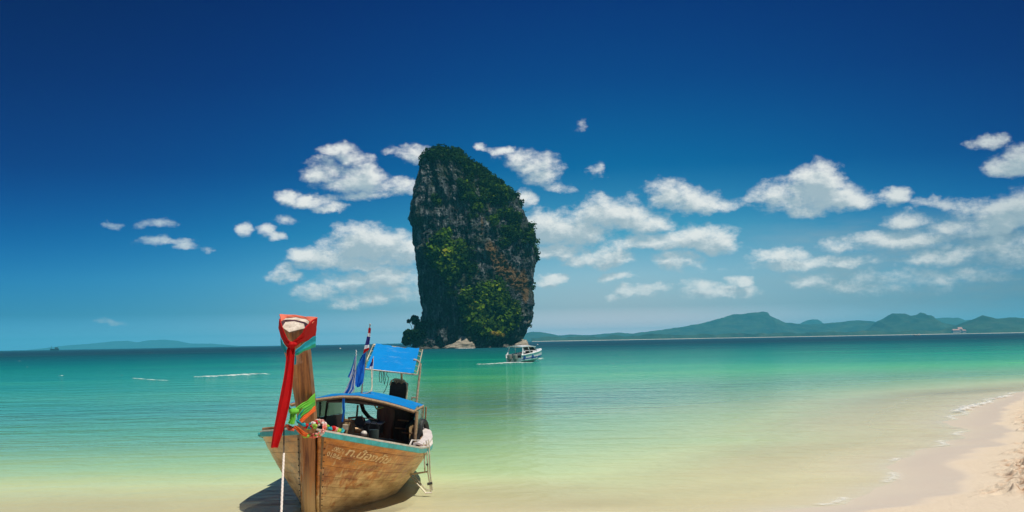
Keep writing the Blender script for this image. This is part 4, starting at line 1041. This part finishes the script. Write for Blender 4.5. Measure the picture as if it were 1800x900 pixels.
wrap([(555, 714, .12), (543, 724, -.02), (534, 731, -.09), (527, 738, -.13)], [(555, 723, .12), (544, 731, -.02), (536, 737, -.08), (530, 742, -.1)], ORANGEC, 'orange_band', 15, s)
wrap([(535, 719, -.08), (529, 724, -.11), (524, 731, -.15)], [(532, 724, -.09), (528, 731, -.12), (524, 742, -.15)], TEALC, 'teal_band', 16, s, .008)
wbuild(band([(A(520, 738, Dm - .17), A(524, 744, Dm - .17)), (A(527, 741, Dm - .2), A(530, 747, Dm - .2)), (A(532, 746, Dm - .18), A(533, 750, Dm - .2))], .006, .006, 17), 'teal_tail', TEALC, s)
s = wthing('coral_sash', A(520, 752, Dm), 'loose coral red cloth draped over the bow rim under the garland', 'sash')
wbuild(band([(A(502, 748, Dm + .1), A(505, 752, Dm + .0)), (A(508, 745, Dm - .1), A(507, 756, Dm - .12)), (A(514, 750, Dm - .16), A(514, 757, Dm - .22)), (A(519, 752, Dm - .2), A(517, 756, Dm - .22))], .008, .012, 18), 'left_drape', CORAL, s)
wbuild(band([(A(519, 748, Dm - .2), A(517, 753, Dm - .2)), (A(528, 752, Dm - .26), A(524, 758, Dm - .24)), (A(535, 759, Dm - .28), A(532, 765, Dm - .26)), (A(542, 762, Dm - .28), A(539, 768, Dm - .26))], .008, .008, 19), 'right_drape', ORANGEC, s)
# garland of plastic flowers
g = wthing('flower_garland', A(560, 755, Dm), 'garland of coral, white, red and teal flowers looped over the bow beside the prow', 'garland')
gm = [cloth('petal_coral', (.85, .22, .15)), cloth('petal_white', (.85, .78, .72)), cloth('petal_red', (.65, .02, .02)), cloth('petal_teal', (.03, .42, .48)), cloth('petal_green', (.35, .62, .08)), cloth('petal_pink', (.86, .42, .36))]
path = [(533, 747, 3), (538, 749, 2), (541, 751, 4), (544, 750, 3), (547, 747, 3), (549, 750, 2), (551, 745, 1), (553, 749, 4), (555, 743, 2), (558, 746, 1), (559, 741, 1), (563, 741, 5), (567, 742, 5), (570, 745, 1), (571, 749, 5), (570, 753, 0), (568, 757, 5), (566, 761, 1), (562, 764, 0), (557, 765, 5), (552, 766, 0), (547, 766, 0), (541, 766, 4), (536, 765, 4), (575, 751, 4), (580, 754, 3), (586, 753, 2), (591, 755, 5), (596, 756, 4), (601, 757, 3)]
proto = {}
for i, (x, y, c) in enumerate(path):
    d = Dm - .18 + .10 * math.sin(i * .7) + (.5 if x > 573 else 0) + (.08 if y < 752 and x < 560 else 0)
    if c not in proto:
        mb = MB(); rr = random.Random(c)
        for k in range(9):
            a = k * 2.399; zz = rr.uniform(-1, 1); v = Vector((math.cos(a), math.sin(a), zz * .9)).normalized() * .019
            mb.ball(v, (.017, .017, .013), 6, 4, .2, rr)
        f = mb.build('flower', gm[c], g, smooth=True); proto[c] = f
    else:
        f = proto[c].copy(); link(f); f.parent = g
    f.location = A(x, y, d) - g.location; f.rotation_euler = (i, i * 2, i * 3)
cord = MB().tube([A(x, y, Dm - .15 + .10 * math.sin(i * .7) + (.5 if x > 573 else 0)) - g.location for i, (x, y, c) in enumerate(path[10:23])], .008, 5).build('string', GREENC, g)

# flags
def flag(root, name, strips, D, wig, parent_m):
    """strips: list of (material, [(xl, yl, xr, yr), ...]) hanging pieces"""
    for m, pr, nm in strips:
        rows = []
        for i in range((len(pr) - 1) * 4 + 1):
            q = i / 4; k = min(int(q), len(pr) - 2); f = q - k
            a = [pr[k][j] + (pr[k + 1][j] - pr[k][j]) * f for j in range(4)]
            L, R = A(a[0], a[1], D), A(a[2], a[3], D)
            rows.append([L.lerp(R, j / 6) + Vector((0, wig * math.sin(j * 1.7 + a[1] * .12), 0)) for j in range(7)])
        mb = MB(); mb.grid(rows, thick=.003); wbuild(mb, nm, m, root)
Df = 20.5
f = wthing('furled_flag', A(634, 697, Df), 'furled red, white and blue striped flag hanging from the tallest pole on the canopy', 'flag')
mb = MB().tube([A(634, 698, Df), A(640, 655, Df), A(646, 618, Df), A(650.5, 571, Df)], [.012, .011, .010, .008], 7); wbuild(mb, 'pole', STEEL, f)
mb = MB().ball(A(650.5, 570.5, Df), .018, 8, 6); wbuild(mb, 'finial', mat('grey_steel'), f)
flag(f, 'stripes', [(RED, [(648, 576, 652, 577), (646.5, 585, 651.2, 586)], 'red_stripe'), (WHITEC, [(646.5, 585, 651.2, 586), (645, 591, 651, 592.5)], 'white_stripe'),
    (NAVYC, [(645, 591, 651, 592.5), (643.5, 598, 650, 599), (641.5, 607, 649, 606)], 'blue_stripe'), (WHITEC, [(641.5, 607, 649, 606), (640, 614, 649, 611)], 'white_stripe'), (RED, [(640, 614, 649, 611), (638.5, 622, 648, 615)], 'red_stripe')], Df - .03, .012, None)
f = wthing('blue_flag', A(634, 690, Df), 'plain royal blue flag hanging in folds below the striped flag on the canopy pole', 'flag')
flag(f, 'cloth', [(BLUEC, [(638, 623, 643, 619), (632, 633, 642, 630), (626.5, 645, 641, 645), (625, 660, 640, 660), (624.5, 672, 638, 672), (625, 677, 635, 676), (628, 681, 632, 680)], 'cloth')], Df - .05, .03, None)
f = wthing('striped_flag', A(615, 700, Df), 'long blue and white striped flag trailing down over the canopy front', 'flag')
mb = MB().tube([A(622, 690, Df + .3), A(625.5, 640, Df + .3), A(626.5, 616, Df + .3)], .007, 6); wbuild(mb, 'pole', mat('cream_pipe'), f)
mb = MB()
for k in range(5): mb.ball(A(626.3 + (k % 2) * .8 - .5, 616 + k * 2.4, Df + .28), .010, 5, 4)
wbuild(mb, 'tassel', WHITEC, f)
def striped(path, cols, D, nm):
    for c, m in enumerate(cols):
        q0, q1 = c / len(cols), (c + 1) / len(cols); pr = []
        for (xl, yl, xr, yr) in path:
            pr.append((xl + (xr - xl) * q0, yl + (yr - yl) * q0, xl + (xr - xl) * q1, yl + (yr - yl) * q1))
        flag(f, nm, [(m, pr, nm)], D, .008, None)
striped([(624, 626, 626, 628), (620, 640, 625, 645), (616, 652, 624, 658), (611.5, 662, 621, 672)], [BLUEC, WHITEC, BLUEC, WHITEC], Df + .24, 'stripe')
striped([(623, 650, 626, 650), (617, 665, 624, 670), (608, 683, 623, 684), (602, 694, 616, 694), (601, 702, 606, 700)], [WHITEC, BLUEC, BLUEC, WHITEC, BLUEC, WHITEC], Df - .9, 'stripe')
flag(f, 'tail', [(BLUEC, [(602, 700, 606, 700), (601.5, 712, 606, 712), (603, 722, 606.5, 722), (601, 735, 604, 735), (600, 742, 603, 742)], 'tail')], Df - 1.25, .01, None)
f = wthing('pennant', A(655, 690, 20.9), 'tiny striped pennant on a thin white pole against the blue sun shade', 'flag')
mb = MB().tube([A(653.5, 692, 20.9), A(656.5, 626, 20.9)], .006, 6); wbuild(mb, 'pole', WHITE, f)
flag(f, 'cloth', [(RED, [(654.5, 631, 656, 629), (652.8, 637, 655.5, 636)], 'red_stripe'), (NAVYC, [(652, 637, 655.5, 636), (649, 645, 655, 643)], 'blue_stripe'), (WHITEC, [(649, 645, 655, 643), (649, 650, 654.5, 648)], 'white_stripe')], 20.85, .008, None)

# looped lines hanging from the sun shade
def line(pts, D, r, m, label, name='hanging_rope'):
    p = [A(x, y, D) for x, y in pts]; o = MB().tube(p, r, 6).build(name, m, None, smooth=True, origin=tuple(p[0])); tag(o, label, 'rope', 'cords hanging under the sun shade' if name == 'hanging_rope' else None); return o
line([(668, 651), (666.5, 660), (667.5, 671), (670.5, 673), (671.5, 668), (670, 655), (669, 651)], 21.2, .006, BLACK, 'short looped dark cord, leftmost of those hanging under the sun shade')
line([(674, 651), (673.5, 662), (676, 676), (677.5, 668), (675.5, 655), (675, 651)], 21.25, .006, BLACK, 'middle looped dark cord hanging under the sun shade')
line([(682, 652), (679, 658), (683, 664), (681, 676), (678, 684), (674, 691)], 21.2, .006, BLACK, 'long dark cord under the sun shade, trailing down to the lower canopy')

# boarding ladder hung over the right rim
L = wthing('boarding_ladder', A(752, 868, 17.9), 'bent metal boarding ladder hanging over the right rim of the longtail boat into the water', 'ladder')
def lp(pts, r=.010, nm='rail', m=None):
    mb = MB().tube([A(*p) for p in pts], r, 7); wbuild(mb, nm, m or mat('cream_pipe'), L)
lp([(745, 779, 18.0), (744.5, 785, 17.9), (745.5, 795, 17.85), (747, 830, 17.9)])
lp([(749, 775, 18.0), (751, 783, 17.9), (751, 800, 17.85), (752.5, 832, 17.9), (758, 866, 17.9)])
lp([(753, 773, 18.0), (754.5, 783, 17.9), (755, 800, 17.85), (756, 830, 17.9), (760, 862, 17.9)])
lp([(746.5, 788, 17.86), (755, 786, 17.86)], .012, 'rung'); lp([(750, 815, 17.86), (751.5, 818, 17.86)], .016, 'rung', IRON)
lp([(704, 838, 18.3), (715, 835, 18.1), (727, 833, 17.95), (753, 829, 17.9)], .013, 'brace')
lp([(727, 834, 18.0), (736, 846, 17.95), (750, 862, 17.9)], .009, 'brace'); lp([(722, 836, 18.1), (733, 850, 17.95), (748, 866, 17.9)], .009, 'brace')
lp([(747, 867, 17.9), (759, 866, 17.9)], .014, 'rung', WHITE); lp([(750, 861, 17.9), (757, 861, 17.9)], .010, 'rung')
lp([(751, 851, 17.9), (760, 849, 17.9)], .020, 'rung', IRON)
# tyre fenders and the coiled line at the stern
def tyre(px, py, D, rot, label):
    o = wthing('tyre_fender', A(px, py, D), label, 'tyre', 'tyres hung at the stern'); n = 22; pts = [Vector((math.cos(2 * math.pi * i / n) * .13, 0, math.sin(2 * math.pi * i / n) * .17)) for i in range(n)]
    mb = MB().tube(pts, .045, 9, closed=True).build('tread', BLACK, o, smooth=True); MB().tube([(0, 0, .16), (0, .02, .36)], .008, 5).build('hanging_line', TEALC, o); o.rotation_euler = rot
tyre(745, 758, 20.7, (0, -.25, 1.25), 'black tyre fender leaning at the stern behind the right canopy posts')
tyre(724, 761, 20.0, (0, .2, .5), 'dark tyre lying inside by the right front canopy post')
c = MB(); rr = random.Random(9)
for k in range(5): c.tube([A(735 + 4.2 * math.cos(a / 9 * 6.283) + rr.uniform(-.5, .5), 764 + k * .8 + 2.6 * math.sin(a / 9 * 6.283), 20.2 + .05 * k) for a in range(9)], .014, 6, closed=True)
p = A(735, 770, 20.2); tag(c.build('rope_coil', cloth('orange_rope', (.55, .25, .10)), None, smooth=True, origin=tuple(p)), 'coil of faded orange rope inside the stern of the longtail boat', 'rope')
p = A(640, 762, 17.6); tag(MB().ball(p, (.045, .045, .04), 12, 9, .06, rr).build('float', mat('dirty_white_plastic', color=(.70, .62, .52), rough=.4, nscale=12, vary=.3), None, smooth=True, origin=tuple(p)), 'small dirty white float lying just inside the right rim', 'float')
p = A(657, 760, 18.6)
bo = wthing('plastic_bucket', p, 'grey-green plastic can with a wire handle standing in the boat', 'can'); mb = MB(); mb.tube([p + Vector((0, 0, -.14)), p + Vector((0, 0, .04))], [.07, .08], 16)
wbuild(mb, 'body', mat('grey_green_plastic', color=(.03, .05, .045), rough=.35, nscale=8), bo); mb = MB().tube([p + Vector((.075 * math.cos(a), -.02, .04 + .12 * math.sin(a))) for a in [math.pi * i / 10 for i in range(11)]], .006, 5); wbuild(mb, 'handle', IRON, bo)

# mooring line from the bow to the beach
mp = [A(499, 752, 14.9), A(499, 775, 14.6), A(499, 797, 14.3)]; pb = [A(499, 797, 14.3), A(497.5, 830, 13.8), A(496, 865, 13.3), A(494.5, 905, 12.8), A(493, 940, 12.3)]
r0 = wthing('mooring_rope', pb[-1], 'white mooring rope running from the bow down towards the beach', 'rope')
wbuild(MB().tube(mp, .008, 6), 'thin_end', mat('dark_cord', color=(.08, .06, .04), rough=.9, nscale=30), r0)
mb = MB(); pts = []
for i in range(len(pb) - 1):
    for k in range(12): pts.append(pb[i].lerp(pb[i + 1], k / 12))
ph = []
for sgn in (0, 2.09, 4.19):
    mb.tube([q + Vector((.006 * math.cos(i * .9 + sgn), .006 * math.sin(i * .9 + sgn), 0)) for i, q in enumerate(pts)], .008, 5)
wbuild(mb, 'rope', mat('white_rope', color=(.80, .70, .60), rough=.8, nscale=60, vary=.3), r0)

# ---------------------------------------------------------------- the speedboat heading for the islet
def speedboat():
    D = 128.0; base = at(903, 637.5, D); base.z = 0
    yaw = -math.radians(27)
    r = empty('speedboat', base, (math.radians(2.5), 0, yaw), 'white speedboat with a hardtop seen from astern, motoring towards the rock islet', 'motorboat')
    W = mat('white_gelcoat', color=(.88, .88, .86), rough=.25, nscale=1.5, vary=.12)
    B = mat('blue_gelcoat', color=(.01, .06, .30), rough=.3, nscale=3, vary=.3)
    n = 15; half = .92; Lb = 6.6
    def st(q): b = half * (1 - max(0, (q - .45) / .55) ** 2.2); return b, .72 + .28 * q ** 1.5
    rows = []
    for i in range(n):
        q = i / (n - 1); b, z = st(q); y = q * Lb; kz = -.25 + .75 * max(0, (q - .6) / .4) ** 2
        rows.append([Vector((-b, y, z)), Vector((-b * .98, y, z - .16)), Vector((-b * .86, y, .12 + kz * .4 + .1)), Vector((0, y, kz)), Vector((b * .86, y, .12 + kz * .4 + .1)), Vector((b * .98, y, z - .16)), Vector((b, y, z))])
    MB().grid(rows, thick=.03).build('hull', W, r, smooth=True)
    MB().grid([[rows[0][0] + (rows[0][6] - rows[0][0]) * j / 4 + Vector((0, 0, -.25)) for j in range(5)], [Vector((-.8 + 1.6 * j / 4, 0, -.1)) for j in range(5)]], thick=.04).build('transom', W, r)
    # gunwale tubes, blue along the lower side
    for sx in (-1, 1):
        MB().tube([Vector((sx * st(i / 14)[0], i / 14 * Lb, st(i / 14)[1] + .02)) for i in range(15)], .07, 8).build('gunwale', W, r, smooth=True)
        MB().grid([[Vector((sx * (st(i / 10)[0] * a + .02), i / 10 * Lb, z_)) for a, z_ in ((.93, .36 + .12 * i / 10), (.90, .20 + .1 * i / 10))] for i in range(10)], thick=.01 * sx).build('blue_stripe', B, r)
        for y0, w_ in ((.45, .55), (2.4, .5)):
            MB().add([Vector((sx * (half + .012), y0 + a, .5 + b)) for a, b in ((0, -.12), (w_ * .5, -.16), (w_, -.05), (w_ * .8, .1), (w_ * .35, .14), (0, .06))] + [Vector((sx * (half + .02), y0 + a, .5 + b)) for a, b in ((0, -.12), (w_ * .5, -.16), (w_, -.05), (w_ * .8, .1), (w_ * .35, .14), (0, .06))], [(0, 1, 2, 3, 4, 5), (11, 10, 9, 8, 7, 6)] + [(i, (i + 1) % 6, 6 + (i + 1) % 6, 6 + i) for i in range(6)]).build('blue_mark', B, r)
    MB().grid([[Vector((-st(q)[0] * .95 + 2 * st(q)[0] * .95 * j / 4, q * Lb, .22 if q < .62 else st(q)[1] + .02 + .06 * math.sin(math.pi * j / 4))) for j in range(5)] for q in [i / 12 * .98 for i in range(13)]], thick=.03).build('deck', W, r, smooth=False)
    for y0 in (.9, 1.9, 2.9):
        for sx in (-1, 1): MB().box((sx * .5 - .3, y0, .22), (sx * .5 + .3, y0 + .5, .55)).build('seat', mat('dark_vinyl', color=(.05, .035, .03), rough=.5), r, bevel=.04)
    MB().box((-.25, 3.2, .22), (.45, 3.7, 1.0)).build('console', mat('dark_vinyl'), r, bevel=.05)
    # hardtop on raked arches
    rr_ = []
    for i in range(9):
        q = i / 8; w = .86 - .12 * q ** 2; rr_.append([Vector((-w + 2 * w * j / 6, .35 + 3.5 * q, 1.60 + .08 * math.sin(math.pi * j / 6) - .16 * q * q + .04 * math.sin(math.pi * q))) for j in range(7)])
    MB().grid(rr_, thick=-.07).build('hardtop', W, r, smooth=True)
    for sx in (-1, 1):
        MB().tube([(sx * .88, .3, .74), (sx * .84, .55, 1.2), (sx * .76, .6, 1.58)], [.10, .06, .05], 8).build('arch', W, r, smooth=True)
        MB().tube([(sx * .88, 2.2, .8), (sx * .76, 1.9, 1.55)], .035, 6).build('arch', W, r, smooth=True)
        MB().tube([(sx * .80, 3.9, .95), (sx * .68, 3.4, 1.42)], .03, 6).build('arch', W, r, smooth=True)
    MB().grid([[Vector((-.72 + 1.44 * j / 4, 4.15 - .6 * q, 1.02 + .38 * q)) for j in range(5)] for q in (0, .5, 1)], thick=.02).build('windscreen', mat('dark_glass', color=(.02, .03, .035), rough=.08, nscale=2), r)
    for sx in (-.33, .33):
        MB().box((sx - .2, -.5, .30), (sx + .2, -.02, .86)).build('outboard_cowl', mat('grey_cowl', color=(.24, .25, .22), rough=.35, nscale=4), r, bevel=.10)
        MB().box((sx - .08, -.38, -.5), (sx + .08, -.12, .3)).build('outboard_leg', mat('grey_cowl'), r, bevel=.03)
    # passenger sitting aft, seen small through the arch
    return r
speedboat()
# small far things on the water
def buoy(px, py, D, label):
    p = at(px, py, D); p.z = 0; o = wthing('buoy', p, label, 'buoy', None); m = mat('buoy_white', color=(.75, .72, .65), rough=.4)
    mb = MB().ball(p + Vector((0, 0, .25)), (.38, .38, .34), 10, 8); wbuild(mb, 'float_body', m, o); wbuild(MB().tube([p + Vector((0, 0, .5)), p + Vector((0, 0, .95))], .07, 6), 'staff', IRON, o)
buoy(598, 612.5, 560, 'tiny white buoy just under the horizon, right of the prow')
buoy(945, 606.6, 620, 'tiny white buoy on the water right of the rock islet foot')
def far_craft(px, py, D, w, h, label, dark=True, name='fishing_boat'):
    p = at(px, py, D); p.z = 0; o = wthing(name, p, label, 'boat'); hm = mat('far_dark_hull', color=(.05, .06, .07), rough=.6) if dark else WHITE
    rows = [[p + Vector((-w / 2 + w * i / 8, -2.5 * (1 - (2 * i / 8 - 1) ** 4), h * .35 + h * .10 * (2 * i / 8 - 1) ** 2)), p + Vector((-w * .46 + w * .92 * i / 8, 0, -.4)), p + Vector((-w / 2 + w * i / 8, 2.5 * (1 - (2 * i / 8 - 1) ** 4), h * .35 + h * .10 * (2 * i / 8 - 1) ** 2))] for i in range(9)]
    wbuild(MB().grid(rows, thick=.2), 'hull', hm, o); wbuild(MB().box(p + Vector((w * .05, -2, h * .3)), p + Vector((w * .30, 2, h * .7))), 'cabin', hm if dark else WHITE, o, False)
    wbuild(MB().tube([p + Vector((-w * .35, 0, h * .3)), p + Vector((-w * .33, 0, h))], .35 if dark else .1, 6), 'mast', hm, o)
    wbuild(MB().tube([p + Vector((w * .32, 0, h * .3)), p + Vector((w * .40, 0, h * .95))], .3 if dark else .1, 6), 'boom', hm, o)
far_craft(96, 613, 2600, 19, 9.5, 'small dark fishing vessel far off on the left horizon')
far_craft(1612, 588, 1500, 9, 3.2, 'tiny white boat off the far shore below the right-hand hills', False)
def far_house(px, D, w, h, roof, label):
    p = at(px, 585, D); p.z = 3.2; o = wthing('shore_house', p, label, 'house', 'low houses on the far shore')
    wbuild(MB().box(p + Vector((-w / 2, -6, 0)), p + Vector((w / 2, 6, h))), 'wall', mat('pale_wall', color=(.62, .56, .52), rough=.8, nscale=.4), o, False)
    wbuild(MB().add([p + Vector(q) for q in ((-w * .55, -7, h + .05), (w * .55, -7, h + .05), (w * .55, 7, h + .05), (-w * .55, 7, h + .05), (-w * .45, 0, h * 1.55), (w * .45, 0, h * 1.55))], [(0, 1, 5, 4), (2, 3, 4, 5), (1, 2, 5), (3, 0, 4), (0, 3, 2, 1)]), 'roof', roof, o, False)
RT = mat('pink_tile', color=(.48, .27, .22), rough=.8, nscale=.5)
far_house(1680, 3240, 18, 6.5, RT, 'leftmost of the low pale houses on the far shore, right of the twin-peaked hill')
far_house(1687, 3250, 12, 9.5, RT, 'tallest of the low pale houses on the far shore')
far_house(1694, 3240, 9, 5.5, RT, 'rightmost small pale house on the far shore')

# ---------------------------------------------------------------- foam on the water
def m_foam(t, out):
    P = t.geo(); n = t.noise(t.scale(P, (1, 1.6, 1)), FOAM_SC, 6, .7); e = t.attr('edge')
    a = t.remap(t.math('ADD', t.math('MULTIPLY', n, .9), t.math('MULTIPLY', e, .55)), .74, 1.12, 0, .66, smooth=True)
    d = t.node('ShaderNodeBsdfDiffuse', {'Color': (.82, .82, .78)}); tr = t.node('ShaderNodeBsdfTransparent')
    m = t.node('ShaderNodeMixShader', {0: a, 1: tr.outputs[0], 2: d.outputs[0]}); t.l.new(m.outputs[0], out.inputs[0])
FOAM_SC = 8.0; FOAM = mat('foam', m_foam); FOAM_SC = .9; FOAM_FAR = mat('foam_far', m_foam)
def foam(pts, label, far=False, lift=.008, hump=.03, seed=0, name='foam'):
    """pts: (px_left.., py, width m) centre line on the water"""
    c = []
    for px, py, w in pts:
        d = ray(px, py); k = -CAMH / d.z; c.append((Vector((d.x * k, d.y * k, 0)), w))
    rows = []; ed = []; m = 9; N = (len(c) - 1) * 14 + 1
    for i in range(N):
        q = i / 14; k = min(int(q), len(c) - 2); f = q - k; p = c[k][0].lerp(c[k + 1][0], f); w = c[k][1] * (1 - f) + c[k + 1][1] * f
        dr = (c[k + 1][0] - c[k][0]).normalized(); nrm = Vector((-dr.y, dr.x, 0)); wob = .3 * w * math.sin(i * .7 + seed) + .2 * w * math.sin(i * 1.9)
        endf = min(1, i / 8, (N - 1 - i) / 8)
        for j in range(m):
            s_ = j / (m - 1) * 2 - 1; rows.append(p + nrm * (s_ * w * .5 + wob * .4) + Vector((0, 0, lift + hump * math.exp(-s_ * s_ * 5) * endf))); ed.append((1 - abs(s_) ** 1.5) * endf)
    if not far:
        R_ = np.array([tuple(v) for v in rows]); sd_ = shore_sd(R_[:, 0], R_[:, 1]); R_[:, 2] += np.maximum(0, sand_height(R_[:, 0], R_[:, 1], sd_)); rows = R_
    o = fast_quads(name, rows, grid_quads(N, m), FOAM_FAR if far else FOAM, attrs={'edge': ed}); tag(o, label, 'foam', kind='stuff'); return o
foam([(1668, 729, .25), (1690, 722, .75), (1712, 716, .8), (1735, 710, .5), (1752, 707, .2)], 'white foam of a small breaking wave near the sandy point', hump=.06)
foam([(1745, 703, .3), (1765, 700, .6), (1785, 697, .3)], 'thin foam curl at the far right edge of the beach', hump=.06, seed=1)
foam([(325, 665.5, .3), (360, 664, 1.0), (400, 662, 1.4), (430, 660, 2.0), (455, 659, 2.2), (470, 660, .8)], 'long streak of white foam on the sea left of the prow', True, hump=.12, seed=3)
foam([(225, 664, .3), (250, 667, .8), (280, 669, .6), (310, 670, .3)], 'faint broken foam streak far out on the left', True, hump=.04, seed=6)
foam([(828, 641, .5), (850, 641.5, 1.1), (875, 640, 1.3), (892, 638.5, 1.8), (905, 638.5, 2.2), (925, 638.5, 1.2), (945, 638.5, .4)], 'wake foam trailing behind the white speedboat', True, hump=.10, seed=4)
foam([(942, 634, .3), (950, 631.5, 1.1), (956, 630, .4)], 'small splash of foam beside the speedboat bow', True, hump=.12, seed=5)
foam([(790, 613.6, 2), (820, 613.4, 3), (845, 613, 1.5)], 'pale surf line at the foot of the rock islet', True, hump=.3, seed=7)
foam([(700, 882, .1), (740, 872, .22), (766, 866, .1)], 'small ripple foam at the foot of the boarding ladder', hump=.01, seed=8) if False else None
def lapping_foam():
    """broken lace of foam where the last ripples run out on the sand"""
    rows = []; ed = []; m = 7; N = 0
    C = []
    for (x0, y0), (x1, y1) in zip(SHORE[5:-7], SHORE[6:-6]):
        L = math.hypot(x1 - x0, y1 - y0); n = max(2, int(L / .12)); nx_, ny_ = -(y1 - y0) / L, (x1 - x0) / L
        for i in range(n): C.append((x0 + (x1 - x0) * i / n, y0 + (y1 - y0) * i / n, nx_, ny_))
    C = np.array(C); S = np.linspace(-1.5, 4, 56)
    PX_ = C[:, 0:1] + C[:, 2:3] * S; PY_ = C[:, 1:2] + C[:, 3:4] * S; V_ = np.abs(shore_sd(PX_, PY_) - .10); k_ = V_.argmin(1)
    X_ = PX_[np.arange(len(C)), k_]; Y_ = PY_[np.arange(len(C)), k_]
    ker = np.ones(5) / 5; X_ = np.convolve(X_, ker, 'valid'); Y_ = np.convolve(Y_, ker, 'valid'); C = C[2:-2]
    wv = .16 + .16 * np.clip(perlin(X_ * .5, Y_ * .5, 0 * X_ + 4) + .3, 0, 1)
    for i in range(len(X_)):
        for j in range(m):
            s_ = j / (m - 1) * 2 - 1; x = X_[i] + C[i, 2] * s_ * wv[i]; y = Y_[i] + C[i, 3] * s_ * wv[i]; rows.append((x, y, 0)); ed.append((1 - abs(s_)) * .55 + .35 * float(wv[i] > .22))
    R_ = np.array(rows); sd_ = shore_sd(R_[:, 0], R_[:, 1]); R_[:, 2] = np.maximum(0, sand_height(R_[:, 0], R_[:, 1], sd_)) + .012
    o = fast_quads('foam', R_, grid_quads(len(X_), m), FOAM, attrs={'edge': ed}); tag(o, 'thin broken lace of foam along the edge of the sand', 'foam', kind='stuff')
lapping_foam()
# scattered whitecaps
def whitecaps():
    r = np.random.RandomState(12); V = []; Q = []; ed = []
    n = 0
    while n < 26:
        D = math.exp(r.uniform(math.log(90), math.log(900))); x = D * math.tan(r.uniform(-.42, .42))
        if shore_dist(np.array([x]), np.array([D]))[0] < 25: continue
        if abs(x / D + .04) < .06 and D > 150: continue
        n += 1; w = r.uniform(.6, 1.9) * (D / 220) ** .5; b = len(V); k = 7
        for i in range(k):
            s_ = i / (k - 1) * 2 - 1
            for j, dy in ((0, -.2), (1, 0), (2, .3)): V.append((x + s_ * w * .5, D + dy * w * .35 + .1 * math.sin(i * 2 + n), .03 + (.14 if j == 1 else 0) * (1 - s_ * s_))); ed.append((1 if j == 1 else 0) * (1 - abs(s_)))
        for i in range(k - 1):
            for j in (0, 1): Q.append((b + i * 3 + j, b + (i + 1) * 3 + j, b + (i + 1) * 3 + j + 1, b + i * 3 + j + 1))
    o = fast_quads('whitecaps', V, Q, FOAM_FAR, attrs={'edge': ed}); tag(o, 'scattered little whitecaps flecking the open sea', 'foam', kind='stuff')
whitecaps()
